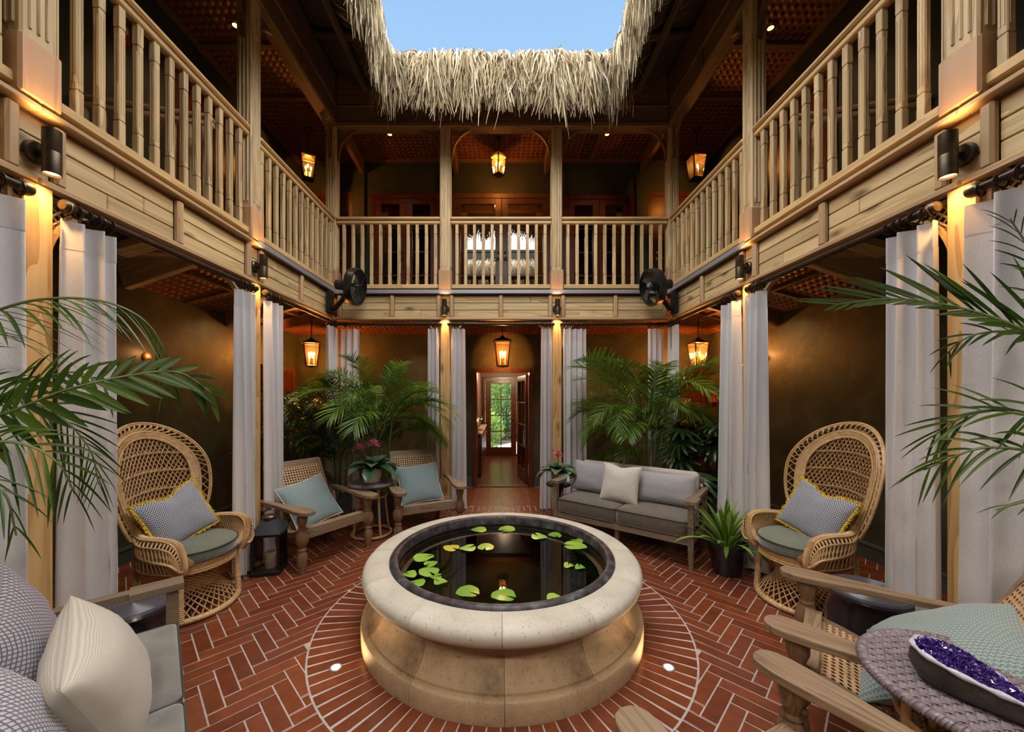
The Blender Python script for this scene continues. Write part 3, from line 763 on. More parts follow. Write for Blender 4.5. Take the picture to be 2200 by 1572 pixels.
# ---------------------------------------------------------------- terracotta floor
floor = struct('floor')
MB().box(-XW, XW, -1.2, YW, -.06, -.0035).build('mortar_bed', mortar_m, floor)
MB().box(DOOR_X0-.6, DOOR_X1+.6, YW, 10.6, -.06, -.0035).build('mortar_bed', mortar_m, floor)
TL, TW, U0, V0 = .2905, .0812, 2.559, .467
RING = 1.298; FC = (0.0, 2.83); GAP = .0042
def clip(poly, a, b, c):           # keep a*x+b*y <= c
    out = []
    for i in range(len(poly)):
        p, q = poly[i], poly[(i+1) % len(poly)]
        dp = a*p[0]+b*p[1]-c; dq = a*q[0]+b*q[1]-c
        if dp <= 0: out.append(p)
        if (dp < 0) != (dq < 0) and dp != dq:
            s = dp/(dp-dq); out.append((p[0]+(q[0]-p[0])*s, p[1]+(q[1]-p[1])*s))
    return out
def ringclip(poly):
    d = [math.hypot(x-FC[0], y-FC[1]) for x, y in poly]
    cx = sum(p[0] for p in poly)/len(poly)
    fine = []
    for i in range(len(poly)):
        p, q = poly[i], poly[(i+1) % len(poly)]
        for k in range(24): fine.append((p[0]+(q[0]-p[0])*k/24, p[1]+(q[1]-p[1])*k/24))
    ins = [math.hypot(x-FC[0], y-FC[1]) < RING for x, y in fine]
    if not any(ins): return poly
    if all(ins): return None
    n = len(fine); st = next(i for i in range(n) if not ins[i] and ins[i-1])
    out = []; i = 0
    while i < n and not ins[(st+i) % n]: out.append(fine[(st+i) % n]); i += 1
    if any(not ins[(st+k) % n] for k in range(i, n)): return None if len(out) < 12 else out
    a1 = math.atan2(out[-1][1]-FC[1], out[-1][0]-FC[0]); a0 = math.atan2(out[0][1]-FC[1], out[0][0]-FC[0])
    da = (a0-a1+PI) % (2*PI)-PI
    for k in range(0, 5): out.append((FC[0]+RING*math.cos(a1+da*k/4), FC[1]+RING*math.sin(a1+da*k/4)))
    # thin the straight runs
    slim = [p for k, p in enumerate(out) if k in (0,) or k >= len(out)-5 or abs((out[k][0]-out[k-1][0])*(out[(k+1)%len(out)][1]-out[k][1])-(out[k][1]-out[k-1][1])*(out[(k+1)%len(out)][0]-out[k][0])) > 1e-8]
    return slim if len(slim) >= 3 else None
def area(p): return abs(sum(p[i][0]*p[(i+1)%len(p)][1]-p[(i+1)%len(p)][0]*p[i][1] for i in range(len(p))))/2
tiles = []                          # (polygon, full-tile key or None, centre, angle)
S2 = math.sqrt(.5)
def uv2xy(u, v): return ((v-u)*S2, (u+v)*S2)
for k in range(-16, 26):
    for r_ in range(-120, 130):
        for kind in (0, 1):
            if kind == 0: u, v, lu, lv = U0+r_*TW+k*TL, V0+r_*TW-k*TL, TL, TW
            else: u, v, lu, lv = U0+r_*TW+TL+k*TL, V0+(r_+1)*TW-TL-k*TL, TW, TL
            cx, cy_ = uv2xy(u+lu/2, v+lv/2)
            if not (-XW-.2 < cx < XW+.2 and .25 < cy_ < 10.5): continue
            if cy_ > YW+.2 and abs(cx) > .75: continue
            g = GAP
            poly = [uv2xy(u+g, v+g), uv2xy(u+lu-g, v+g), uv2xy(u+lu-g, v+lv-g), uv2xy(u+g, v+lv-g)]
            full = True
            regs = []
            if cy_ < 5.53+.15: regs.append((-XW, XW, .2, 5.315))
            if cy_ > 5.315-.15 and cy_ < YW+.2: regs.append((-XW, XW, 5.535, YW-.05))
            if cy_ > YW-.1: regs.append((DOOR_X0-.05, DOOR_X1+.05, YW+.06, 10.25))
            for x0, x1, y0, y1 in regs:
                p = clip(clip(clip(clip(poly, 1,0,x1), -1,0,-x0), 0,1,y1), 0,-1,-y0)
                if len(p) < 3 or area(p) < .0008: continue
                whole = abs(area(p)-area(poly)) < 1e-9
                p2 = p
                if math.hypot(cx-FC[0], cy_-FC[1]) < RING+.2:
                    p2 = ringclip(p)
                    if p2 is None or area(p2) < .0008: continue
                    whole = whole and p2 is p
                tiles.append((p2, kind if whole else None, (cx, cy_)))
x = -XF+.06                         # soldier course across the back of the courtyard
while x < XF-.1:
    tiles.append(([(x+.004,5.325),(x+.0772,5.325),(x+.0772,5.525),(x+.004,5.525)], None, (x+.04,5.42))); x += TW
NR = 91                             # radial ring about the fountain
for k in range(NR):
    a0 = 2*PI*k/NR+.01; a1 = 2*PI*(k+1)/NR+.01; ri, ro = .975, RING-.012; gi = .0035
    am = (a0+a1)/2; hw = PI*ri/NR-gi
    ca, sa = math.cos(am), math.sin(am); f = lambda r, h: (FC[0]+r*ca-h*sa, FC[1]+r*sa+h*ca)
    tiles.append(([f(ri,-hw), f(ro,-hw-.004), f(ro,hw+.004), f(ri,hw)], None, f((ri+ro)/2, 0)))
def shown(tl):
    cx, c = tl[2]; c = max(c, .3); px = CX+cx*F_PX/c; py = CY+EYE*F_PX/c
    if not (-40 < px < 2240 and py < 1620): return 0
    if math.hypot(cx-FC[0], c-FC[1]) < .95: return 0
    if px < 330 and py > 1300: return 0
    if px > 1780 and py > 1250: return 0
    if abs(cx) > 2.35 and c < 3.2: return 0
    return area(tl[0])/c**3
order = sorted(range(len(tiles)), key=lambda i: -shown(tiles[i])); single = set(order[:300])
def slabmesh(mb, p, z=0.0, h=.0035, ins=.0022):
    n = len(p); mx_ = sum(q[0] for q in p)/n; my = sum(q[1] for q in p)/n
    inn = []
    for q in p:
        d = math.hypot(q[0]-mx_, q[1]-my); inn.append((q[0]+(mx_-q[0])*ins/d*1.3, q[1]+(my-q[1])*ins/d*1.3))
    vs = [(a,b,z-h-.004) for a,b in p]+[(a,b,z-.0014) for a,b in p]+[(a,b,z) for a,b in inn]
    fs = [tuple(range(2*n,3*n))]
    for lv in (0, 1): fs += [(lv*n+i, lv*n+(i+1)%n, lv*n+n+(i+1)%n, lv*n+n+i) for i in range(n)]
    mb.add(vs, fs)
tile_me = {}
rest = MB()
for i, (p, key, c) in enumerate(tiles):
    if i in single:
        if key is not None:
            if key not in tile_me:
                mb = MB(); slabmesh(mb, [(a-c[0], b-c[1]) for a,b in p]); tile_me[key] = mb.mesh('brick')
            me = tile_me[key]
        else:
            mb = MB(); slabmesh(mb, [(a-c[0], b-c[1]) for a,b in p]); me = mb.mesh('brick')
        obj('brick', me, brick_m, floor, TR(c[0], c[1], R.uniform(-.0012,.0006), R.uniform(-.003,.003), R.uniform(-.003,.003)))
    else: slabmesh(rest, p, R.uniform(-.001,.0004))
o = rest.build('brick_paving', brick_m, floor); o['kind'] = 'stuff'
MB().box(DOOR_X0, DOOR_X1, YW-.055, YW+.055, -.01, .012).build('threshold', bronze, floor)

MB().box(-.47, .40, 10.22, 10.36, -.01, .024).build('threshold', bronze, floor)
# ---------------------------------------------------------------- stone fountain basin
ft = thing('fountain_basin', 'round limestone fountain basin with a dark pool in the middle of the courtyard', 'fountain', (FC[0], FC[1], 0))
top_prof = [(.802,.40),(.802,.452),(.808,.458),(.86,.458),(.925,.454),(.955,.443),(.972,.424),(.978,.400),(.970,.374),(.950,.352),(.925,.340),(.905,.335),(.885,.330),(.80,.330)]
base_prof = [(.80,.331),(.882,.329),(.875,.318),(.858,.305),(.855,.275),(.860,.24),(.872,.205),(.890,.172),(.912,.146),(.934,.132),(.942,.128),(.943,.114),(.966,.113),(.979,.108),(.985,.096),(.985,.0),(.80,.0)]
NS = 12
def seg_mesh(prof, g, name):
    mb = MB(); da = 2*PI/NS; mb.lathe(prof, 9, g, da-g); return mb.mesh(name, 35)
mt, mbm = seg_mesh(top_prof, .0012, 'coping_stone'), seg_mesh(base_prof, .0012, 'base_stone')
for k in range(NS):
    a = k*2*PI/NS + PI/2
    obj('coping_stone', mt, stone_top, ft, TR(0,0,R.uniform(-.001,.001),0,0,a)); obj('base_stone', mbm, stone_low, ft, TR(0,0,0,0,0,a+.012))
MB().lathe([(.70,.02),(.801,.02),(.801,.325),(.70,.325)], 72).build('core', mortar_m, ft)
MB().lathe([(.744,.40),(.746,.462),(.752,.470),(.770,.474),(.792,.470),(.799,.462),(.802,.458),(.802,.40)], 96).build('copper_rim', copper_m, ft, smooth=50)
MB().lathe([(.001,.05),(.72,.05),(.735,.10),(.738,.37),(.748,.376),(.748,.46)], 96).build('basin_liner', liner_m, ft, smooth=40)
MB().lathe([(.0005,.395),(.74,.395)], 64).build('water', water_m, ft, smooth=0, recalc=True)
# lily pads: heart-notched leaves floating on the water
def pad(rad, seed):
    rg = random.Random(seed); mb = MB(); n = 22; vs = [(0,0,.002)]; rings = 3
    for j in range(1, rings+1):
        for k in range(n+1):
            a = .17+(2*PI-.34)*k/n; rr = rad*j/rings*(1+.05*math.sin(3*a+seed)+(.03*math.sin(7*a) if j == rings else 0))
            z = .002+.006*(j/rings)**2*math.sin(2*a+seed)+.002
            vs.append((rr*math.cos(a), rr*math.sin(a)*.93, z))
    fs = []
    for k in range(n): fs.append((0, 1+k, 2+k))
    for j in range(rings-1):
        for k in range(n): fs.append((1+j*(n+1)+k, 1+(j+1)*(n+1)+k, 2+(j+1)*(n+1)+k, 2+j*(n+1)+k))
    mb.add(vs, fs)
    return mb
WZ = .396
PADS = [(1028,1138,17,'small deep green pad at the far rim, left of another'),(1088,1137,19,'bright pad at the far rim nearest the doorway'),(1158,1153,18,'green pad at the far right, left half of a pair'),
        (1192,1150,15,'green pad at the far right, right half of a pair'),(1236,1173,24,'broad pale pad near the right rim'),(1240,1163,13,'small pale pad lying over the broad one by the right rim'),
        (969,1177,18,'yellowing pad at the left end of the row of three'),(1005,1178,18,'lime pad in the middle of the row of three'),(1043,1176,19,'veined green pad at the right end of the row of three'),
        (910,1198,22,'bright pad topmost of the left-hand cluster'),(926,1211,15,'dark shaded pad tucked under the topmost left pad'),(880,1234,16,'green pad touching the left rim'),(921,1229,23,'large lime pad in the middle of the left cluster'),
        (936,1240,13,'small pad right below the large lime one'),(897,1252,17,'two-toned pad lowest against the left rim'),(946,1251,15,'ragged pad lowest right in the left cluster'),
        (1006,1272,26,'large round pad near the front rim, left of two'),(1082,1280,27,'wide pad with a golden centre at the front rim'),(1190,1284,16,'pad half hidden by the front right rim'),
        (1222,1215,12,'slim pad beside a reflected post, left of a pair'),(1246,1219,12,'small curled pad beside a reflected post, right of a pair')]
for i, (px, py, hw, lab) in enumerate(PADS):
    p = on(px, py, WZ); rad = hw*p.y/F_PX
    o = pad(rad, i).build('lily_pad', pad_y if i == 6 else pad_m, None, TR(p.x, p.y, WZ+.001+.003*(i in (5,9,12,15)), 0, 0, R.uniform(0,6.28)), smooth=0)
    tag(o, lab, 'lily pad', 'lily pads on the pool')
# in-ground uplights
for sx_, lab in ((-1,'round in-ground uplight set in the brick ring, left of the fountain'), (1,'round in-ground uplight set in the brick ring, right of the fountain')):
    t = thing('ground_light', lab, 'light', (sx_*.98, 2.25, 0), 0, 'in-ground lights')
    bz = MB().lathe([(.025,-.002),(.025,.004),(.031,.005),(.034,.003),(.034,-.004)], 28).build('bezel', flash_m, t, smooth=40)
    MB().lathe([(.0005,.003),(.026,.003)], 24).build('lens', glowc_m, bz)
    lamp('uplight', 'SPOT', (0,0,.02), 3, t, (1,.66,.36), .02, V((-sx_*.75,.45,.75)), 1.9, .8)
# ---------------------------------------------------------------- doors
def leaf(t, x0, x1, z0, z1, y, mt, gl, rows, cols, M=None, stile=.10, bot=.16, th=.045):
    M = M or Matrix.Identity(4)
    def b(nm, a, c, w, h, up): o = bar(nm, a, c, w, h, mt, t, up, .004); o.matrix_basis = wm(t).inverted() @ M @ o.matrix_basis; return o
    y_ = y
    for x in (x0+stile/2, x1-stile/2): b('stile', (x,y_,z0), (x,y_,z1), th, stile, V((1,0,0)))
    for z, h in ((z0+bot/2, bot), (z1-.05, .10)): b('rail', (x0+stile,y_,z), (x1-stile,y_,z), th, h, V((0,0,1)))
    gx0, gx1, gz0, gz1 = x0+stile, x1-stile, z0+bot, z1-.10
    for i in range(1, rows):
        z = gz0+(gz1-gz0)*i/rows; b('muntin', (gx0,y_,z), (gx1,y_,z), .03, .022, V((0,0,1)))
    for i in range(1, cols):
        x = gx0+(gx1-gx0)*i/cols; b('muntin', (x,y_,gz0), (x,y_,gz1), .03, .022, V((1,0,0)))
    for i in range(rows):
        for j in range(cols):
            a, c = gx0+(gx1-gx0)*j/cols, gx0+(gx1-gx0)*(j+1)/cols; d, e_ = gz0+(gz1-gz0)*i/rows, gz0+(gz1-gz0)*(i+1)/rows
            MB().box(a, c, y_-.002, y_+.002, d, e_).build('pane', gl, t, wm(t).inverted() @ M)
def handle(t, x, y, z, sgn, mt=bronze, M=None):
    M = M or Matrix.Identity(4); mb = MB()
    mb.cbox(.05, .012, .05, .004, TR(x, y, z)); mb.tube([(x,y,z),(x,y-.05,z),(x+sgn*.10,y-.055,z)], .009, 6)
    mb.cbox(.045, .014, .045, .004, TR(x, y, z+.11)); mb.lathe([(.002,.02),(.014,.02),(.014,0)], 10, M=TR(x, y-.005, z+.11, PI/2))
    mb.build('handle', mt, t, wm(t).inverted() @ M, smooth=40)
def casing(t, x0, x1, z0, z1, y, w, mt, d=.06):
    for x in (x0-w/2, x1+w/2): wbar('casing', (x,y,z0), (x,y,z1+w), d, w, mt, t, up=V((1,0,0)))
    wbar('casing', (x0,y,z1+w/2), (x1,y,z1+w/2), d, w, mt, t)
# ground floor: doorway into the passage, an open glazed leaf and the garden door beyond
t = struct('door_1'); casing(t, DOOR_X0, DOOR_X1, .0, DOOR_Z-.02, YW+.0, .07, mahog, .13)
ML = TR(DOOR_X1-.03, YW+.13, 0, 0, 0, math.radians(98))
leaf(t, 0, .86, .015, 1.98, 0, mahog, clear, 4, 2, ML, .085, .22); handle(t, .80, -.025, 1.0, -1, bronze, ML)
wallmesh('wall_passage_left', [(-.60, -.55, YW+.15, 10.4, 0, 2.4)], plain('passage_paint', (.16,.055,.03), .5))
wallmesh('wall_passage_right', [(.62, .67, YW+.15, 10.4, 0, 2.4)], plain('passage_paint_right', (.12,.05,.03), .5))
wallmesh('ceiling_passage', [(-.6, .67, YW+.15, 10.4, 2.3, 2.4)], plain('passage_ceiling', (.12,.06,.035), .6))
wallmesh('wall_passage_end', [(-.6, -.47, 10.26, 10.4, 0, 2.4), (.40, .67, 10.26, 10.4, 0, 2.4), (-.47, .40, 10.26, 10.4, 2.06, 2.4)], plain('passage_end_paint', (.12,.05,.03), .5))
t = struct('door_2'); leaf(t, -.45, .38, .02, 2.03, 10.28, mahog, clear, 4, 2, None, .145, .20); casing(t, -.46, .39, 0, 2.04, 10.24, .06, mahog, .05)
handle(t, .31, 10.25, .98, -1, plain('chrome', (.7,.7,.7), .2, 1.0))
cab = thing('cabinet', 'low mahogany cabinet along the left of the passage with a pale counter edge', 'cabinet', (-.478, 8.6, 0))
MB().cbox(.12, 2.2, .80, .008, TR(.0, 0, .44)).build('body', mahog, cab); MB().cbox(.15, 2.24, .03, .006, TR(.012, 0, .86)).build('counter', plain('pale_counter', (.55,.5,.46), .35), cab)
for k in (-.7, 0, .7):
    MB().cbox(.014, .62, .66, .004, TR(.066, k, .45)).build('door', mahog, cab)
    MB().tube([(.07,k-.12,.72),(.095,k-.11,.72),(.095,k+.11,.72),(.07,k+.12,.72)], .006, 6).build('handle', flash_m, cab, smooth=40)
bw = thing('bowl', 'small amber bowl on the passage counter', 'bowl', (-.46, 7.9, .875))
MB().lathe([(.001,0),(.035,.0),(.06,.045),(.055,.048),(.03,.008),(.001,.006)], 18).build('body', plain('amber_ceramic', (.6,.28,.06), .3), bw, smooth=50)
tl = thing('desk_lamp', 'small bent metal lamp above the passage counter', 'lamp', (-.47, 7.4, .875))
MB().lathe([(.001,0),(.05,0),(.05,.012),(.001,.014)], 16).build('base', bronze, tl)
MB().tube(smoothpts([(0,0,.01),(0,0,.22),(.01,0,.30),(.06,0,.31)], 5), .008, 6).build('stem', flash_m, tl, smooth=40)
MB().lathe([(.012,.03),(.035,-.02),(.033,-.02),(.010,.028)], 14, M=TR(.07,0,.30)).build('shade', flash_m, tl, smooth=40)
MB().sphere((.07,0,.285), .014).build('bulb', bulb_m, tl); lamp('bulb_light', 'POINT', (.07,0,.26), 2.5, tl, WARM, .02)
# garden beyond
gp = MB().box(-5, 5, 10.4, 24, -.12, -.06).build('ground_garden', plain('garden_soil', (.06,.05,.03), .9, var=.4)); gp['kind'] = 'structure'
wk = MB(); wk.prism([(-.9,10.4),(1.6,10.4),(1.9,13.5),(3.2,15.2),(2.0,15.6),(.3,13.2),(-.35,12.2)], -.06, -.03); o = wk.build('path_garden', plain('pale_gravel_path', (.62,.60,.55), .9, var=.15, nscale=40)); o['kind'] = 'structure'
def bush(name, lab, loc, rad, n, mt, seed, group=None, cat='shrub', lw=.075, ll=.16):
    rg = random.Random(seed); t = thing(name, lab, cat, loc, 0, group); mb = MB()
    for _ in range(n):
        u = V((rg.gauss(0,1), rg.gauss(0,1), rg.gauss(0,1))).normalized(); p = V((u.x*rad[0], u.y*rad[1], rad[2]+u.z*rad[2]))*rg.uniform(.75,1.0)
        d = (u+V((rg.gauss(0,.5),rg.gauss(0,.5),rg.gauss(0,.5)+.1))).normalized(); s = d.cross(V((rg.gauss(0,1),rg.gauss(0,1),rg.gauss(0,1)))).normalized()
        l = ll*rg.uniform(.6,1.3); w = lw*rg.uniform(.6,1.2)
        mb.add([p, p+d*l*.5+s*w*.5, p+d*l, p+d*l*.5-s*w*.5], [(0,1,2,3)])
    o = mb.build('foliage', mt, t, recalc=False); o['kind'] = 'stuff'
    sm = MB()
    for k in range(5):
        a = k*1.3; sm.tube([(0,0,0), (math.cos(a)*rad[0]*.3, math.sin(a)*rad[1]*.3, rad[2]*1.3)], [.03,.012], 5)
    sm.build('stem', stem_d, t); return t
bush('garden_shrub', 'tall pale green shrub behind the left panes of the garden door', (-1.6,16.0,-.1), (1.7,1.0,2.2), 7000, garden_leaf, 1, 'garden shrubs')
bush('garden_shrub', 'tall bright green shrub behind the right panes of the garden door', (1.9,16.4,-.1), (1.75,1.0,2.3), 7000, garden_leaf, 2, 'garden shrubs')
bush('garden_shrub', 'broad tree-like shrub filling the middle of the garden door', (.15,18.5,-.1), (2.0,1.0,2.6), 9000, garden_leaf, 6, 'garden shrubs')
bush('garden_hedge', 'tall hedge closing off the garden beyond the passage door', (0,20.5,-.1), (3.6,.9,3.2), 12000, garden_leaf, 8, None, 'hedge')
bush('garden_shrub', 'low yellow green shrub at mid height in the garden door', (-.55,13.6,-.1), (.55,.5,.55), 1100, leaf_lime, 3, 'garden shrubs')
bush('garden_shrub', 'small dark clump by the path in the garden door', (.6,14.6,-.1), (.8,.4,.4), 900, leaf_deep, 4, 'garden shrubs')
bush('garden_shrub', 'grassy tuft at the lower left of the garden door', (-.42,11.6,-.1), (.25,.2,.10), 350, leaf_areca, 5, 'garden shrubs', lw=.02)
lamp('passage_light', 'POINT', (.05, 8.9, 2.15), 34, None, (1,.72,.45), .08)

# side doors on the ground floor
def flat_door(name, side, s0, s1, z1, mt):
    t = struct(name)
    sg = -1 if side == 'left' else 1
    if side == 'back':
        y = YW-.02; w = lambda s, z, o=0: V((s, y-o, z)); up = V((1,0,0)); nz = V((0,1,0))
    else:
        x = sg*(XW-.02); w = lambda s, z, o=0: V((x-sg*o, s, z)); up = V((0,1,0))
    wbar('casing', w(s0-.045,0), w(s0-.045,z1+.09), .06, .09, mt, t, up=up); wbar('casing', w(s1+.045,0), w(s1+.045,z1+.09), .06, .09, mt, t, up=up)
    wbar('casing', w(s0,z1+.045), w(s1,z1+.045), .06, .09, mt, t)
    m_ = (s0+s1)/2
    for a, b in ((s0+.005,m_-.003),(m_+.003,s1-.005)):
        wbar('door_leaf', w((a+b)/2,.02), w((a+b)/2,z1), .03, b-a, mt, t, up=up)
    wbar('handle', w(m_+.05,.98,.035), w(m_+.05,1.12,.035), .02, .02, bronze, t, up=up)
flat_door('door_3', 'left', 5.75, 6.5, 1.98, mahog); flat_door('door_4', 'back', 2.75, 3.5, 2.02, mahog)
# upstairs doors on the back wall
def french(name, x0, x1, z1, mt, gl, rows=4):
    t = struct(name); y = YW-.03; casing(t, x0+.08, x1-.08, 3.08, z1-.08, y, .08, mt, .07); m_ = (x0+x1)/2
    MB().box(x0+.05, x1-.05, YW-.008, YW-.002, 3.08, z1).build('unlit_room_sheet', plain('unlit_room_black', (.012,.012,.012), .8) if 'unlit_room_black' not in bpy.data.materials else bpy.data.materials['unlit_room_black'], t)  # thin near-black sheet paints in the unlit room behind the glass
    leaf(t, x0+.08, m_-.003, 3.09, z1-.08, y, mt, gl, rows, 1, None, .11, .20); leaf(t, m_+.003, x1-.08, 3.09, z1-.08, y, mt, gl, rows, 1, None, .11, .20)
    handle(t, m_-.06, y-.03, 4.0, -1, black); handle(t, m_+.06, y-.03, 4.0, 1, black)
french('door_5', -2.31, -1.07, 5.14, mahog, dark_glass); french('door_6', -.92, .90, 5.14, door_brown, mirror_glass); french('door_7', 1.08, 2.32, 5.12, mahog, dark_glass)
t = struct('door_8'); casing(t, 2.62, 3.42, 3.08, 5.1, YW-.02, .08, mahog); wbar('door_leaf', (3.02,YW-.02,3.09), (3.02,YW-.02,5.1), .04, .80, mahog, t, up=V((1,0,0))); handle(t, 2.72, YW-.05, 4.0, 1, flash_m)
t = struct('door_9'); casing(t, -3.45, -2.70, 3.08, 5.1, YW-.02, .08, mahog); wbar('door_leaf', (-3.08,YW-.02,3.09), (-3.08,YW-.02,5.1), .04, .74, mahog, t, up=V((1,0,0))); handle(t, -2.78, YW-.05, 4.0, -1, flash_m)
for i, x in enumerate((-2.52, -1.0, .99, 2.46)): wallmesh('trim_%d' % (9+i), [(x-.10, x+.10, YW-.05, YW, 3.08, 5.75)], wall_up)
for sg, nm in ((-1,'door_10'), (1,'door_11')):           # upstairs side-wall doors, dark red
    t = struct(nm); x = sg*(XW-.02)
    for y in (4.15, 5.05): wbar('casing', (x,y,3.08), (x,y,5.12), .06, .09, mahog, t, up=V((0,1,0)))
    wbar('casing', (x,4.1,5.16), (x,5.1,5.16), .06, .09, mahog, t); wbar('door_leaf', (x,4.6,3.09), (x,4.6,5.11), .03, .84, mahog, t, up=V((0,1,0)))
    wbar('handle', (x-sg*.05,4.26,4.0), (x-sg*.05,4.38,4.0), .02, .02, bronze, t)
# red call points
red = plain('red_alarm', (.48,.02,.012), .35)
t = thing('fire_alarm', 'red fire alarm box high on the upstairs left wall behind the balusters', 'alarm', (-XW+.001, 3.57, 5.0))
MB().cbox(.06,.14,.18,.01, TR(.03,0,.0)).build('body', red, t); MB().lathe([(.001,.02),(.035,.014),(.04,0)], 16, M=TR(.06,0,.02,0,PI/2)).build('strobe', plain('strobe', (.8,.7,.6), .2), t)
t = thing('fire_alarm', 'orange red call point box on the right wall above the lady palm', 'alarm', (XW-.001, 6.45, 1.49))
MB().cbox(.05,.145,.24,.008, TR(-.025,0,.12)).build('body', plain('orange_alarm', (.55,.07,.02), .4), t); MB().cbox(.012,.11,.03,.003, TR(-.055,0,.12)).build('pull_bar', plain('pale_bar', (.75,.3,.15), .4), t)

# ---------------------------------------------------------------- curtain rods and curtains
RZ = 2.605; RD = -.035
def rod(side, s0, s1, lab, f0=True, f1=True):
    a, b = P(side, s0, RD, RZ), P(side, s1, RD, RZ); c = (a+b)/2; t = thing('curtain_rod', lab, 'curtain rod', (c.x,c.y,RZ), 0, 'curtain rods')
    inv = wm(t).inverted(); u = (b-a).normalized()
    MB().tube([a,b], .021, 10).build('pole', rod_m, t, inv, smooth=40)
    for p, q, f in ((a,-u,f0), (b,u,f1)):
        if f:
            MB().tube([p, p+q*.012, p+q*.02, p+q*.045, p+q*.06, p+q*.066], [.021,.03,.033,.033,.026,.005], 12).build('finial', bronze, t, inv, smooth=40)
            mb = MB(); w = p-q*.06; mb.tube([w, w+DIR[side]*.035+V((0,0,.02)), w+DIR[side]*.07+V((0,0,.075))], .012, 6); mb.build('bracket', rod_m, t, inv, smooth=40)
ringm = MB(); ringm.tube([(0, .033*math.cos(2*PI*k/14), .033*math.sin(2*PI*k/14)) for k in range(14)], .0055, 6, closed=True); ringm.tube([(0,0,-.033),(0,0,-.055)], .003, 5); ring_me = ringm.mesh('ring', 40)
def curtain(side, s0, s1, lab, folds, seed, flare=0.0, amp=.042, off=-.035, zb=.02, shift=0.0):
    """a pleated panel hung from its rod between s0 and s1 along that side"""
    rg = random.Random(seed); c = P(side, (s0+s1)/2, off, 0); t = thing('curtain', lab, 'curtain', c, 0, 'courtyard curtains'); inv = wm(t).inverted()
    n = max(24, int(folds*14)); ph = rg.uniform(0,6.28); zt = 2.535; K = 14
    jit = [rg.uniform(-.35,.35) for _ in range(int(folds)+3)]
    def surf(u, z, ex=0.0):
        q = (zt-z)/(zt-zb); f = u*folds; k = int(f); jj = jit[k]+(jit[k+1]-jit[k])*(f-k)
        a = 2*PI*f+ph+jj; A = amp*(.75+.45*q)*(1+.25*math.sin(3.1*f+seed))
        s = s0+(s1-s0)*u+flare*q*(u-.5)*2+shift*q+.012*math.sin(2*a)*q
        d = off+A*(math.sin(a)+.22*math.sin(2*a+.7))+.02*q*math.sin(u*5+seed)-ex
        p = P(side, s, d, z); return p
    def sheet(za, zb_, rows, ex):
        mb = MB(); vs = []; fs = []
        for j in range(rows+1):
            z = za+(zb_-za)*j/rows
            for i in range(n+1): vs.append(surf(i/n, z, ex))
        for j in range(rows):
            for i in range(n): fs.append((j*(n+1)+i, j*(n+1)+i+1, (j+1)*(n+1)+i+1, (j+1)*(n+1)+i))
        mb.add(vs, fs); return mb
    sheet(2.40, zb, K, 0).build('panel', curtain_m, t, inv, smooth=0, recalc=False)
    sheet(zt, 2.385, 2, .002).build('heading', heading_m, t, inv, smooth=0, recalc=False)
    nr = max(4, int(folds*2)); rot = 0 if side == 'back' else PI/2
    for i in range(nr):
        s = s0+(s1-s0)*(i+.5)/nr+rg.uniform(-.012,.012); p = P(side, s, RD, RZ-.010)
        obj('ring', ring_me, rod_m, t, inv @ TR(p.x,p.y,p.z,0,rg.uniform(-.2,.2),rot+rg.uniform(-.25,.25)))
for sd in ('left','right'):
    a, b = POSTS[sd]
    rod(sd, .8, a-.12, 'near '+sd+' curtain rod, cut off by the picture edge', False, True)
    rod(sd, a+.13, b-.12, 'long dark '+sd+' curtain rod between the two near posts')
    rod(sd, b+.12, YF-.03, 'far '+sd+' curtain rod running into the corner', True, False)
p0, p1 = POSTS['back']
rod('back', -XF+.06, p0-.10, 'back curtain rod in the left bay', False, True); rod('back', p0+.10, p1-.10, 'back curtain rod across the central doorway'); rod('back', p1+.10, XF-.06, 'back curtain rod in the right bay', True, False)
curtain('left', 1.35, 1.862, 'curtain at the left picture edge, in front of the nearest left post', 4, 1)
curtain('left', 2.01, 2.275, 'curtain just behind the nearest left post, beside the left wicker chair', 3, 2, .01)
curtain('left', 3.33, 3.57, 'curtain in front of the second left post, right of the left wicker chair', 3, 3)
curtain('left', 3.73, 3.97, 'curtain just behind the second left post, above the black lantern', 2.6, 4)
curtain('left', 5.03, 5.30, 'curtain at the end of the left side, beside the back left corner', 3, 5)
curtain('back', -2.24, -1.98, 'curtain at the left end of the back side, behind the left palms', 3, 6)
curtain('back', -1.05, -.885, 'curtain left of the post left of the doorway', 3, 7, .01)
curtain('back', -.72, -.52, 'curtain on the left edge of the central doorway', 3, 8, .012)
curtain('back', .545, .70, 'curtain on the right edge of the central doorway', 3, 9, .01)
curtain('back', .85, 1.17, 'curtain right of the post right of the doorway, behind the potted bromeliad', 4, 10)
curtain('back', 2.04, 2.26, 'curtain at the right end of the back side, behind the right palm', 3, 11)
curtain('right', 5.00, 5.30, 'curtain at the end of the right side, beside the back right corner', 3, 12)
curtain('right', 3.735, 4.00, 'curtain just behind the second right post, above the small potted plant', 3, 13)
curtain('right', 3.38, 3.605, 'curtain in front of the second right post, left of the right wicker chair', 3, 14)
curtain('right', 2.03, 2.315, 'curtain just behind the nearest right post, beside the right wicker chair', 3.3, 15, .01)
curtain('right', 1.30, 1.885, 'curtain at the right picture edge, in front of the nearest right post', 4.4, 16, .02, shift=.02)

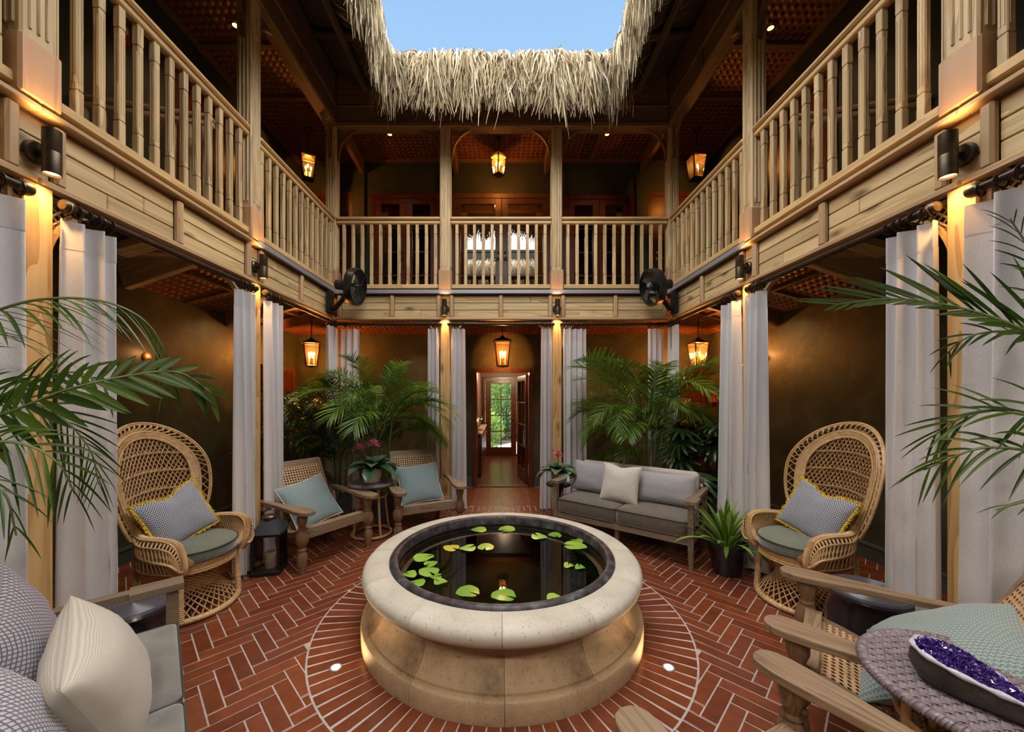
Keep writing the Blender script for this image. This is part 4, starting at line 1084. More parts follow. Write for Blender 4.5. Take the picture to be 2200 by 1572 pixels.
# ---------------------------------------------------------------- lights
def sconce(side, s, lab):
    z = 2.83; b = P(side, s, .02, z); t = thing('wall_light', lab, 'wall light', b, 0, 'up and down wall lights'); n = -DIR[side]; inv = wm(t).inverted()
    rot = DIR[side].to_track_quat('Z','Y').to_matrix().to_4x4()
    M0 = Matrix.Translation(b+n*.002) @ n.to_track_quat('Z','Y').to_matrix().to_4x4()
    MB().lathe([(.001,.024),(.048,.022),(.056,.014),(.056,-.004)], 28, M=M0).build('back_plate', bronze, t, inv, smooth=40)
    c = b+n*.085
    MB().tube([b+n*.015, c], .016, 10).build('arm', bronze, t, inv, smooth=40)
    cyl = MB().lathe([(.033,-.112),(.036,-.112),(.036,-.002),(.0352,0),(.036,.002),(.036,.112),(.033,.112),(.033,.085),(.001,.085),(.001,-.085),(.033,-.085),(.033,-.112)], 28, M=Matrix.Translation(c)); cyl = cyl.build('cylinder', bronze, t, inv, smooth=35)
    for q in (-1, 1):
        MB().lathe([(.0005,q*.1),(.032,q*.1)], 20, M=Matrix.Translation(c)).build('lens', glow_m, cyl, None)
        l = lamp('beam', 'SPOT', inv @ (c+V((0,0,q*.108))), 10 if q < 0 else 3.2, t, (1.0,.55,.19), .02, V((0,0,q))-n*.10, 1.75, .9)
for sd in ('left','right'):
    sconce(sd, POSTS[sd][0]+(.0), 'large bronze up and down light on the nearest '+sd+' post line'); sconce(sd, POSTS[sd][1], 'smaller looking up and down light on the second '+sd+' post line')
sconce('back', POSTS['back'][0], 'up and down light above the curtain left of the doorway'); sconce('back', POSTS['back'][1], 'up and down light above the curtain right of the doorway')
def hanging_lantern(x, y, ztop, zc, lab, power, sc=1.0, rz=.3):
    t = thing('hanging_lantern', lab, 'lantern', (x,y,zc), rz, 'hanging lanterns')
    h = .13*sc; wt = .115*sc; wb = .078*sc
    mb = MB(); mb.tube([(0,0,h+.09),(0,0,ztop-zc-.02)], .007, 6); mb.build('rod', black, t)
    MB().lathe([(.001,0),(.055,0),(.055,-.014),(.02,-.03),(.001,-.03)], 18, M=TR(0,0,ztop-zc)).build('canopy', black, t, smooth=40)
    MB().lathe([(.012,h+.10),(.03,h+.085),(.055,h+.06),(wt*1.18,h+.008),(wt*1.22,h),(wt*1.1,h-.004)], 4, PI/4, PI/4+2*PI-1e-9).build('cap', bronze, t)
    fr = MB()
    for k in range(4):
        a = PI/4+k*PI/2; c_, s_ = math.cos(a), math.sin(a); a2 = a+PI/2; c2, s2 = math.cos(a2), math.sin(a2); r2 = 1.414
        fr.tube([(c_*wt*r2*.72,s_*wt*r2*.72,h), (c_*wb*r2*.72,s_*wb*r2*.72,-h)], .011, 4)
        for zz, ww in ((h,wt),(-h,wb)): fr.tube([(c_*ww*r2*.72,s_*ww*r2*.72,zz),(c2*ww*r2*.72,s2*ww*r2*.72,zz)], .011, 4)
    fr.build('frame', bronze, t)
    for k in range(4):
        a = PI/4+k*PI/2; a2 = a+PI/2; k_ = 1.414*.72
        MB().add([(math.cos(a)*wb*k_,math.sin(a)*wb*k_,-h),(math.cos(a2)*wb*k_,math.sin(a2)*wb*k_,-h),(math.cos(a2)*wt*k_,math.sin(a2)*wt*k_,h),(math.cos(a)*wt*k_,math.sin(a)*wt*k_,h)], [(0,1,2,3)]).build('pane', amber, t)
    mb = MB(); mb.tube([(0,0,-h),(0,0,-h-.02),(0,0,-h-.03)], [wb*.9,.03,.005], 12); mb.build('bottom_cap', bronze, t, smooth=40)
    for k in range(3):
        a = k*2.094+.4; bx, by = math.cos(a)*.032*sc, math.sin(a)*.032*sc
        slv = MB().tube([(bx,by,-h),(bx,by,-.02)], .009, 8).build('candle_sleeve', plain('ivory_sleeve', (.7,.6,.4), .6) if 'ivory_sleeve' not in bpy.data.materials else bpy.data.materials['ivory_sleeve'], t)
        MB().sphere((bx,by,.018), .014, 8, 6, (1,1,2.0)).build('bulb', bulb_m, slv, smooth=0)
    lamp('bulb_light', 'POINT', (0,0,.02), power, t, WARM, .05)
hanging_lantern(.005, 6.10, 2.84, 2.27, 'hanging lantern before the central doorway on the ground floor', 26, 1.5, .0)
hanging_lantern(-3.02, 6.05, 2.84, 2.25, 'hanging lantern in the ground-floor back left corner', 30, 1.35, .5)
hanging_lantern(3.10, 6.05, 2.84, 2.25, 'hanging lantern in the ground-floor back right corner', 30, 1.35, .1)
hanging_lantern(-.06, 6.15, 5.75, 5.30, 'upstairs hanging lantern above the central double doors', 9, 1.1, .78)
hanging_lantern(-3.02, 5.95, 5.75, 5.14, 'upstairs hanging lantern in the back left corner', 9, 1.3, .5)
hanging_lantern(3.02, 5.95, 5.75, 5.14, 'upstairs hanging lantern in the back right corner', 9, 1.3, .1)
def downlight(x, y, z, lab, power, size=1.7):
    t = thing('downlight', lab, 'downlight', (x,y,z), 0, 'recessed downlights')
    bz = MB().lathe([(.032,-.004),(.045,-.006),(.048,0),(.032,.01)], 24).build('bezel', bronze, t, smooth=40); MB().lathe([(.0005,-.002),(.033,-.002)], 20).build('lens', amber_lens, bz)
    lamp('beam', 'SPOT', (0,0,-.012), power, t, (1,.62,.28), .03, V((0,0,-1)), size, .8)
zc = lambda d: 2.67+.32*(1-d/1.2)
p = at(841, 291, 6.05); downlight(-1.78, 6.05, CZ-.012, 'upstairs downlight in the back left bay', 16)
downlight(1.66, 6.05, CZ-.012, 'upstairs downlight in the back right bay', 16)
downlight(-2.98, 4.27, CZ-.012, 'upstairs downlight over the left gallery, half hidden by a post', 20)
downlight(3.02, 4.30, CZ-.012, 'upstairs downlight over the right gallery beside a post', 20)
downlight(-1.45, 6.30, 2.775, 'ground-floor downlight in the back left bay', 24); downlight(1.46, 6.30, 2.775, 'ground-floor downlight in the back right bay', 30)
for sg, sd in ((-1,'left'),(1,'right')):
    downlight(sg*3.22, 4.75, 2.755, 'ground-floor downlight over the '+sd+' gallery washing the wall', 20, 2.3)
    downlight(sg*3.15, 2.6, 2.77, 'ground-floor downlight over the '+sd+' gallery behind the wicker chair', 10, 1.9)
fl = struct('trim_21')
for x in (-2.0, -.75, .75, 2.0):        # added unseen lamps with invented housings, brightening the foreground and fountain
    MB().lathe([(.05,0),(.06,-.008),(.065,.02),(.0005,.02)], 20, M=TR(x, -.25, 2.975)).build('fill_lamp_housing', bronze, fl)
    lamp('front_fill_lamp', 'SPOT', (x, -.25, 2.94), 42, None, (1.0,.86,.70), .12, V((-x*.15, .75, -1)), 2.5, .9)
def wallface(sg, y, z, lab):
    t = thing('wall_sconce', lab, 'wall light', (sg*(XW-.001), y, z)); n = -sg
    MB().lathe([(.001,.035),(.028,.03),(.045,.015),(.048,0)], 18, M=TR(0,0,0,0,n*PI/2)).build('shade', plain('copper_shade', (.55,.25,.14), .4, .5) if 'copper_shade' not in bpy.data.materials else bpy.data.materials['copper_shade'], t, smooth=40)
    lamp('glow', 'POINT', (n*.10, 0, .04), .8, t, (1,.42,.14), .03)
wallface(-1, 3.86, 1.99, 'round copper wall light on the left wall behind palm fronds'); wallface(1, 5.2, 2.12, 'round copper wall light on the right wall beside the second right curtain')

# ---------------------------------------------------------------- wall fans
def fan(lab, plate, head, axis, side):
    plate, head, axis = V(plate), V(head), V(axis).normalized(); t = thing('wall_fan', lab, 'fan', plate, 0, 'wall fans'); inv = wm(t).inverted()
    n = -DIR[side]
    wbar('wall_plate', plate+n*.02-V((0,0,.15)), plate+n*.02+V((0,0,.15)), .04, .15, black, t, up=V((0,1,0)), bev=.008)
    el = plate+n*.10+V((0,0,-.06)); nk = head-axis*.06
    mb = MB(); mb.tube(smoothpts([plate+n*.04+V((0,0,-.08)), el, el.lerp(nk,.55)+V((0,0,-.02)), nk-V((0,0,.02))], 6), [.034]*6+[.03]*6+[.024]*7, 10); mb.build('arm', black, t, inv, smooth=50)
    Q = Matrix.Translation(head) @ axis.to_track_quat('Z','Y').to_matrix().to_4x4()
    MB().lathe([(.001,-.27),(.045,-.27),(.062,-.255),(.062,-.10),(.05,-.06),(.001,-.06)], 24, M=Q).build('motor', blackp, t, inv, smooth=40)
    MB().lathe([(.225,-.055),(.232,-.055),(.24,-.02),(.24,.05),(.232,.055),(.225,.055),(.23,.0),(.225,-.055)], 48, M=Q).build('drum', blackp, t, inv, smooth=40)
    for k in range(4):
        mb = MB(); vs = []; fs = []
        for j in range(7):
            r_ = .045+.165*j/6
            for i in range(4):
                a = (i/3-.5)*(.75+.45*j/6); vs.append((r_*math.cos(a), r_*math.sin(a), .035*(i/3-.5)*2))
        for j in range(6):
            for i in range(3): fs.append((j*4+i, j*4+i+1, (j+1)*4+i+1, (j+1)*4+i))
        mb.add(vs, fs, Q @ TR(0,0,0,0,0,k*PI/2+.3)); mb.build('blade', plain('smoked_blade', (.07,.065,.06), .25) if 'smoked_blade' not in bpy.data.materials else bpy.data.materials['smoked_blade'], t, inv, smooth=0, recalc=False)
    MB().lathe([(.001,.045),(.03,.04),(.045,.02),(.045,-.04)], 18, M=Q).build('hub', blackp, t, inv, smooth=40)
    mb = MB()
    for k in range(10):
        r_ = .05+.18*k/9; mb.tube([Q @ V((r_*math.cos(2*PI*i/40), r_*math.sin(2*PI*i/40), .056-.015*(k/9)**2)) for i in range(40)], .0014, 4, closed=True)
    for k in range(18):
        a = 2*PI*k/18; mb.tube([Q @ V((.04*math.cos(a),.04*math.sin(a),.056)), Q @ V((.23*math.cos(a+.25),.23*math.sin(a+.25),.045))], .0014, 4)
        mb.tube([Q @ V((.055*math.cos(a),.055*math.sin(a),-.07)), Q @ V((.23*math.cos(a),.23*math.sin(a),-.052))], .0016, 4)
    mb.build('guard', blackp, t, inv)
    mb = MB(); mb.tube(smoothpts([plate+n*.03+V((0,0,-.15)), plate+n*.06+V((0,0,-.28)), plate+n*.05+V((0,.03,-.55)), plate+n*.05+V((0,.03,-.62))], 5), .004, 5); mb.build('pull_cord', black, t, inv)
fan('black drum fan on the back left corner above the left palms', (-XF+.0, 5.17, 2.86), (-1.93, 5.02, 3.03), (.985, -.06, -.14), 'left')
fan('black drum fan on the back right corner above the right palm', (XF-.0, 5.17, 2.86), (1.97, 5.0, 3.02), (-.96, -.16, -.22), 'right')
# ---------------------------------------------------------------- cloth pieces
def pillow_mesh(w, h, t, name, chop=0.0, pull=.07, n=22, seed=0, wr=.006):
    """x = width, z = height, y = thickness; UVs in metres"""
    mb = MB(); uv = []; vs = []; fs = []
    off = V((seed*7.3, seed*3.1, 0))
    def pt(u, v, sgn):
        x = u*w/2*(1-pull*(1-v*v)); z = v*h/2*(1-pull*(1-u*u))
        prof = max(0, (1-abs(u)**2.6)*(1-abs(v)**2.6))**.55
        y = sgn*t/2*prof
        z -= chop*h*math.exp(-(u/.35)**2)*max(0,v)**2*(1-.0*abs(v)); y *= 1-.5*chop*4*math.exp(-(u/.3)**2)*max(0,v)**2 if chop else 1
        q = mnoise.noise(V((u*2.2,v*2.2,sgn*3))+off)*wr+mnoise.noise(V((u*5,v*5,sgn*5))+off)*wr*.5
        e = max(abs(u),abs(v)); y += q*(1 if e < .98 else 0)+ (mnoise.noise(V((u*9,v*9,1))+off)*wr*.9*(e**4)*(1-e)*8)
        return (x, y, z)
    for sgn in (1, -1):
        b = len(vs)
        for j in range(n+1):
            for i in range(n+1):
                u = -math.cos(PI*i/n); v = -math.cos(PI*j/n); u = .5*u+.5*(2*i/n-1); v = .5*v+.5*(2*j/n-1)
                if sgn < 0 and (i in (0,n) or j in (0,n)): vs.append(vs[j*(n+1)+i])
                else: vs.append(pt(u, v, sgn))
                uv.append((u*w/2, v*h/2))
        for j in range(n):
            for i in range(n):
                q = (b+j*(n+1)+i, b+j*(n+1)+i+1, b+(j+1)*(n+1)+i+1, b+(j+1)*(n+1)+i); fs.append(q if sgn < 0 else tuple(reversed(q)))
    mb.v = vs; mb.f = fs; mb.uv = uv
    return mb.mesh(name, 0, recalc=False), [pt(*q, 1) for q in edge_loop()]
def edge_loop():
    k = 16; return [(-1+2*i/k,-1) for i in range(k)]+[(1,-1+2*i/k) for i in range(k)]+[(1-2*i/k,1) for i in range(k)]+[(-1,1-2*i/k) for i in range(k)]
def pillow(lab, w, h, t, mat, M, trim=None, trim_mat=None, chop=0, seed=0, pull=.07, group=None, wr=.006):
    me, rim = pillow_mesh(w, h, t, 'cover', chop, pull, seed=seed, wr=wr)
    th = bpy.data.objects.new('throw_pillow', None); COL.objects.link(th); th.matrix_basis = M; tag(th, lab, 'pillow', group)
    obj('cover', me, mat, th)
    if trim == 'fringe':
        rg = random.Random(seed); mb = MB(); m = len(rim); mb.tube([V(p)*1.01 for p in rim], .007, 5, closed=True)
        for i in range(m):
            a, b = V(rim[i]), V(rim[(i+1)%m])
            for q in range(7):
                p = a.lerp(b, q/7); d = p.copy(); d.y = 0; d.normalize(); d = (d+V((rg.gauss(0,.35),rg.gauss(0,.6),rg.gauss(0,.35)))).normalized()
                mb.tube([p, p+d*.011, p+d*.02+V((rg.gauss(0,.003),0,rg.gauss(0,.003)))], [.0045,.005,.0035], 5)
        mb.build('fringe_trim', trim_mat, th)
    elif trim == 'piping':
        MB().tube([V(p)*1.004 for p in rim], .005, 6, closed=True).build('piping', trim_mat, th, smooth=60)
    return th
def lean(x, y, z, face, tilt, roll=0.0):
    """stand a pillow at a point, facing the compass angle FACE (0 = +X), leaning back by TILT"""
    return Matrix.Translation((x,y,z)) @ Matrix.Rotation(face+PI/2, 4, 'Z') @ Matrix.Rotation(-tilt, 4, 'X') @ Matrix.Rotation(roll, 4, 'Y')
chev_m = fabric('grey_chevron_cloth', (.50,.52,.56), (.065,.07,.10), 'chevron', 62)
dia_m = fabric('grey_trellis_cloth', (.56,.54,.53), (.20,.19,.235), 'diamond', 44)
dia_big = fabric('lilac_trellis_cloth', (.42,.405,.44), (.115,.11,.16), 'diamond', 46)
cream_m = fabric('cream_ribbed_cloth', (.52,.49,.43), (.37,.345,.295), 'stripe', 190)
cream_p = fabric('cream_plain_cloth', (.66,.62,.55), (.54,.50,.43))
blue_m = fabric('blue_grey_weave', (.27,.345,.355), (.15,.215,.235), None)
blue_h = fabric('blue_grey_honeycomb', (.14,.205,.22), (.30,.355,.335), 'hex', 60)
sage_m = fabric('sage_velvet', (.13,.165,.125), (.09,.115,.09), None, weave=35, sheen=.6, rough=.7)
grey_v = fabric('grey_velvet', (.19,.185,.17), (.075,.078,.078), None, weave=9, sheen=.7, rough=.7)
brown_v = fabric('brown_velvet', (.125,.105,.08), (.075,.06,.046), None, weave=14, sheen=.6, rough=.6)
linen_m = fabric('pale_linen', (.55,.50,.45), (.46,.41,.37), None)
yellow_m = plain('mustard_fringe', (.62,.42,.03), .9)
pipe_d = plain('dark_piping', (.05,.055,.05), .8); pipe_w = plain('pale_piping', (.6,.6,.56), .8)

# ---------------------------------------------------------------- wicker peacock chairs
def peacock(lab, loc, rz):
    t = thing('peacock_chair', lab, 'chair', loc, rz, 'wicker peacock chairs')
    ring = lambda r, z, n=40, cx=0.0, sy=1.0: [(cx+r*math.cos(2*PI*k/n), sy*r*math.sin(2*PI*k/n), z) for k in range(n)]
    # base
    mb = MB(); mb.tube(ring(.315,.022,48,-.03), .021, 8, closed=True)
    for k in range(60):                       # wrapping
        a = 2*PI*k/60; c = V((-.03+.315*math.cos(a), .315*math.sin(a), .022)); d = V((math.cos(a),math.sin(a),0))
        mb.tube([c+(d*math.cos(q)+V((0,0,1))*math.sin(q))*.0225+V((-math.sin(a),math.cos(a),0))*.008*(q/PI-.5) for q in (0.0,.8,1.6,2.4,3.1)], .003, 4)
    mb.build('base_ring', rattan, t, smooth=50)
    mb = MB(); ns = 34
    for fam in (1, -1):
        for k in range(ns):
            a = 2*PI*k/ns; b = a+fam*1.95; p, q = V((.255*math.cos(a), .255*math.sin(a), .365)), V((-.03+.315*math.cos(b), .315*math.sin(b), .03))
            pts = []
            for i in range(7):
                c = p.lerp(q, i/6); c += V((c.x,c.y,0))*(.10*math.sin(PI*i/6)); c += V((c.x,c.y,0)).normalized()*fam*.004; pts.append(c)
            mb.tube(pts, .0052, 5)
    mb.tube(ring(.172,.205,30,-.015), .007, 5, closed=True); mb.tube(ring(.178,.19,30,-.015), .006, 5, closed=True)
    mb.build('base_lattice', rattan_d, t, smooth=60)
    for sy in (-1, 1):
        for x0, x1 in ((.165,.185), (-.20,-.22)):
            mb = MB(); p, q = V((x1, sy*.235, .02)), V((x0, sy*.225, .40)); mb.tube([p, p.lerp(q,.5), q], .021, 10)
            for k in range(26):
                c = p.lerp(q, k/26+.02); mb.tube([c+V((.0215*math.cos(2*PI*i/8),.0215*math.sin(2*PI*i/8),.004*i/8)) for i in range(8)], .0028, 4, closed=True)
            mb.build('leg', rattan, t, smooth=50)
    mb = MB(); mb.lathe([(.272,.345),(.278,.352),(.278,.398),(.272,.405),(.0005,.405),(.0005,.345)], 48)
    for z in (.345,.405,.36,.39): mb.tube(ring(.279,z,48), .006, 5, closed=True)
    for k in range(110):
        a = 2*PI*k/110; mb.tube([(.2795*math.cos(a),.2795*math.sin(a),.352),(.2795*math.cos(a+.02),.2795*math.sin(a+.02),.398)], .0032, 4)
    mb.build('seat_ring', rattan, t, smooth=50)
    # back shell: outline by angle, curved in plan and reclined
    def shell(y, z): return V((-.235-.26*(z-.42)+1.05*y*y*(1 if z > .5 else 1), y, z))
    ZC, A_, BU, BL = 1.0, .372, .385, .60
    def outline(th, ins):                     # th 0 = right, pi/2 = top, beyond sweeps below
        a = A_-ins; b = (BU if math.sin(th) > 0 else BL)-ins*(1 if math.sin(th) > 0 else .5)
        return a*math.cos(th), ZC+b*math.sin(th)
    T0, T1 = -.80, PI+.80
    def path(ins, n=64, lift=0.0): return [shell(*outline(T0+(T1-T0)*k/n, ins))+V((lift,0,0)) for k in range(n+1)]
    mb = MB(); n = 64; outer, inner, bnd = path(.0), path(.085), path(.075)
    mb.tube(outer, .010, 6); mb.tube([p+V((.006,0,0)) for p in path(.012)], .006, 5); mb.tube(path(.068), .007, 5); mb.tube(path(.056), .005, 5)
    nl = 42                                   # braided loops between outer rim and inner band
    for k in range(nl):
        ta = T0+(T1-T0)*(k+.1)/nl; tb = T0+(T1-T0)*(k+1.25)/nl
        pts = []
        for i in range(9):
            q = i/8; th = ta+(tb-ta)*(.5-.5*math.cos(PI*q)); ins = .010+.050*math.sin(PI*q*.5)
            p = shell(*outline(th, ins)); p.x += .010*math.sin(PI*q*2)+.004; pts.append(p)
        mb.tube(pts, .0064, 5, flat=.6)
        pts = []
        for i in range(7):
            q = i/6; th = tb+(ta-tb)*q*.75; ins = .012+.046*q; p = shell(*outline(th, ins)); p.x -= .007; pts.append(p)
        mb.tube(pts, .005, 5, flat=.6)
    mb.build('braided_border', rattan, t, smooth=60)
    mb = MB(); vs = []; fs = []; ba, bb = path(.070,n), path(.118,n)
    for k in range(n+1):
        for p, dx in ((ba[k],.012),(bb[k],.012),(bb[k],-.004),(ba[k],-.004)): vs.append(p+V((dx,0,0)))
    for k in range(n):
        for i in range(4): fs.append((k*4+i, k*4+(i+1)%4, k*4+4+(i+1)%4, k*4+4+i))
    mb.add(vs, fs); mb.tube([p+V((.012,0,0)) for p in path(.118)], .006, 5); mb.tube([p+V((.014,0,0)) for p in path(.092)], .003, 4); mb.tube([p+V((.012,0,0)) for p in path(.070)], .005, 5)
    for k in range(0, 150):                   # wrapping of the flat band
        th = T0+(T1-T0)*k/150; p, q = shell(*outline(th,.072)), shell(*outline(th+.01,.116)); mb.tube([p+V((.0125,0,0)), q+V((.0125,0,0))], .0028, 4)
    mb.build('back_band', rattan, t, smooth=40)
    # open lattice of the back
    mb = MB()
    def inside(y, z):
        b = (BU if z > ZC else BL)-.118*(1 if z > ZC else .5); return (y/(A_-.118))**2+((z-ZC)/b)**2 < 1.0 and z > .50
    for fam in (1, -1):
        for k in range(-26, 27):
            run = []
            for i in range(60):
                v = i/59; z = .46+.92*v; y = k*.030+fam*(.50*(v-.45)+.16*(v-.45)**2*(1 if k*fam > 0 else -.3))
                if inside(y, z): run.append(shell(y,z)+V((fam*.0035,0,0)))
            if len(run) > 3: mb.tube(run[::3]+[run[-1]], .0048, 5)
    for z0 in (.70,.84,.98,1.12):             # weavers across
        for s_ in (-1,1):
            run = []
            for i in range(49):
                y = -.26+.52*i/48; z = z0+.03*math.cos(y*6)+s_*.008*math.sin(i*PI/2)
                if inside(y, z): run.append(shell(y,z)+V((.006+.006*math.cos(i*PI/2)*s_,0,0)))
            if len(run) > 3: mb.tube(run, .005, 5)
    mb.build('back_lattice', rattan_d, t, smooth=60)
    # arms: flat wrapped rail rolling over into the front leg, with a braided outer roll and lattice under it
    for sy in (-1, 1):
        y0, z0 = outline(T0 if sy > 0 else T1, .09); st = shell(y0, z0)
        ctrl = [st+V((-.0,0,.03)), st+V((.05,sy*.015,-.005)), V((-.06,sy*.275,.605)), V((.06,sy*.292,.612)), V((.155,sy*.292,.608)), V((.215,sy*.280,.575)), V((.238,sy*.265,.50)), V((.232,sy*.250,.42)), V((.20,sy*.235,.365))]
        top = smoothpts(ctrl, 6); mb = MB(); mb.tube(top, .019, 8, flat=.8)
        mb.tube([p+V((0,-sy*.024,.004)) for p in top], .006, 5); mb.tube([p+V((0,sy*.024,.004)) for p in top], .006, 5)
        for k in range(2, len(top)-1):
            for q in (0,.5):
                c = top[k].lerp(top[min(k+1,len(top)-1)], q); d = (top[min(k+1,len(top)-1)]-top[k-1]).normalized(); u = d.orthogonal().normalized(); w = d.cross(u)
                mb.tube([c+(u*math.cos(2*PI*i/8)+w*math.sin(2*PI*i/8))*.0205 for i in range(8)], .003, 4, closed=True)
        mb.build('arm', rattan, t, smooth=50)
        out = []; m = len(top)
        for k, p in enumerate(top):
            q = k/(m-1); w = .062*math.sin(PI*min(1,q*1.02))**.7; out.append(p+V((.012*q, sy*w, -.125*math.sin(PI*min(1,q*1.1))**.8)))
        mb = MB(); mb.tube(out, .009, 6); mid = [a.lerp(b,.5)+V((0,sy*.022,.030*math.sin(PI*k_/len(top)))) for k_,(a,b) in enumerate(zip(top,out))]; mb.tube(mid, .006, 5)
        for k in range(0, m-3, 2):
            mb.tube([top[k]+V((0,sy*.02,0)), mid[k+1]+V((0,0,.006)), out[k+3]], .0055, 5, flat=.6); mb.tube([top[k+3]+V((0,sy*.02,0)), mid[k+2]-V((0,0,.006)), out[k]], .0055, 5, flat=.6)
        mb.build('arm_roll', rattan, t, smooth=60)
        mb = MB()                              # skirt lattice from rail and roll down to the seat ring
        for k in range(1, m-6):
            p = top[k]; a = math.atan2(sy*.28, max(-.24,min(.24,p.x))*1.0)
            for fam in (1,-1):
                b = a+fam*.30; q = V((.272*math.cos(b), .272*math.sin(b), .40)); mb.tube([p-V((0,0,.015)), p.lerp(q,.5)+V((0,sy*.012,0)), q], .0048, 5)
        for k in range(3, m-4, 2):
            p = out[k]; a = math.atan2(sy*.28, max(-.24,min(.24,p.x))); q = V((.279*math.cos(a), .279*math.sin(a), .37)); mb.tube([p, p.lerp(q,.5)+V((0,sy*.02,-.035)), q], .0055, 5)
        sk = [out[k].lerp(V((.279*math.cos(math.atan2(sy*.28,max(-.24,min(.24,out[k].x)))), .279*math.sin(math.atan2(sy*.28,max(-.24,min(.24,out[k].x)))), .37)), .5)+V((0,sy*.022,-.035)) for k in range(3,m-4)]
        if len(sk) > 2: mb.tube(sk, .006, 5)
        mb.build('arm_lattice', rattan_d, t, smooth=60)
    return t
PHI_L = math.radians(-10); PL = (-2.37, 2.91, 0)
pk = peacock('left wicker peacock chair beside the black candle lantern', PL, PHI_L)
PHI_R = math.radians(189); PR = (2.34, 2.98, 0)
dup(pk, PR, PHI_R, 'right wicker peacock chair beside the small potted plant')
def disc_cushion(lab, loc, r, z0, h):
    t = thing('seat_cushion', lab, 'cushion', (loc[0],loc[1],z0), 0, 'round sage seat cushions')
    MB().lathe([(.0005,0),(r*.9,0),(r*.985,.008),(r,.02),(r,h-.02),(r*.985,h-.008),(r*.9,h+.004),(r*.5,h+.012),(.0005,h+.014)], 56).build('cover', sage_m, t, smooth=40)
    for z in (.014, h-.012): MB().tube([((r+.001)*math.cos(2*PI*k/56),(r+.001)*math.sin(2*PI*k/56),z) for k in range(56)], .005, 6, closed=True).build('piping', pipe_d, t, smooth=60)
cf = lambda p, a, d, s=0: (p[0]+d*math.cos(a)-s*math.sin(a), p[1]+d*math.sin(a)+s*math.cos(a))
disc_cushion('round sage green seat cushion on the left wicker chair', cf(PL,PHI_L,.015), .282, .408, .092)
disc_cushion('round sage green seat cushion on the right wicker chair', cf(PR,PHI_R,.015), .282, .408, .092)
q = cf(PL,PHI_L,-.115); pillow('grey chevron pillow with mustard fringe on the left wicker chair', .46,.40,.13, chev_m, lean(q[0],q[1],.685,PHI_L-.12,.42,-.26), 'fringe', yellow_m, .10, 2)
q = cf(PR,PHI_R,-.115); pillow('grey chevron pillow with mustard fringe on the right wicker chair', .46,.40,.13, chev_m, lean(q[0],q[1],.685,PHI_R+.12,.42,.24), 'fringe', yellow_m, .10, 4)

# ---------------------------------------------------------------- teak plantation chairs
leg_prof = [(.0005,0),(.022,0),(.024,.012),(.020,.025),(.026,.03),(.033,.07),(.038,.12),(.036,.165),(.026,.195),(.024,.20),(.032,.207),(.032,.216),(.022,.224),(.020,.235),(.030,.243),(.042,.275),(.046,.31),(.042,.345),(.030,.378),(.026,.385),(.031,.392),(.031,.40),(.023,.41),(.026,.43),(.036,.465),(.037,.50),(.030,.525),(.030,.536)]
def cane_panel(path, w, cell=.028):
    """octagonal-hole cane sheet along a path (list of points in XZ)"""
    P_ = [V(p) for p in path]; cum = [0]
    for a, b in zip(P_, P_[1:]): cum.append(cum[-1]+(b-a).length)
    def on_path(s):
        s = max(0,min(cum[-1],s)); i = 0
        while i < len(cum)-2 and cum[i+1] < s: i += 1
        return P_[i].lerp(P_[i+1], (s-cum[i])/max(1e-9,cum[i+1]-cum[i]))
    nl, nw = int(cum[-1]/cell), int(w/cell); mb = MB(); cl = cum[-1]/nl; cw = w/nw; vs = []; fs = []; ix = {}
    def vert(s, y, key):
        if key not in ix: ix[key] = len(vs); p = on_path(s); vs.append((p.x, y, p.z))
        return ix[key]
    octa = [(math.cos(PI/8+PI/4*k)*.33, math.sin(PI/8+PI/4*k)*.33) for k in range(8)]
    for i in range(nl):
        for j in range(nw):
            s0, y0 = i*cl, -w/2+j*cw
            c = [vert(s0,y0,(2*i,2*j)), vert(s0+cl,y0,(2*i+2,2*j)), vert(s0+cl,y0+cw,(2*i+2,2*j+2)), vert(s0,y0+cw,(2*i,2*j+2))]
            o_ = [vert(s0+cl*(.5+a),y0+cw*(.5+b),('o',i,j,k)) for k,(a,b) in enumerate(octa)]
            # octagon vertices k: 0 (+,+small) 1 (+small,+) 2 (-small,+) 3 (-,+small) 4 (-,-small) 5 (-small,-) 6 (+small,-) 7 (+,-small)
            fs += [(c[0],c[1],o_[6],o_[5]),(c[1],c[2],o_[0],o_[7]),(c[2],c[3],o_[2],o_[1]),(c[3],c[0],o_[4],o_[3]),(c[0],o_[5],o_[4]),(c[1],o_[7],o_[6]),(c[2],o_[1],o_[0]),(c[3],o_[3],o_[2])]
    mb.add(vs, fs); return mb
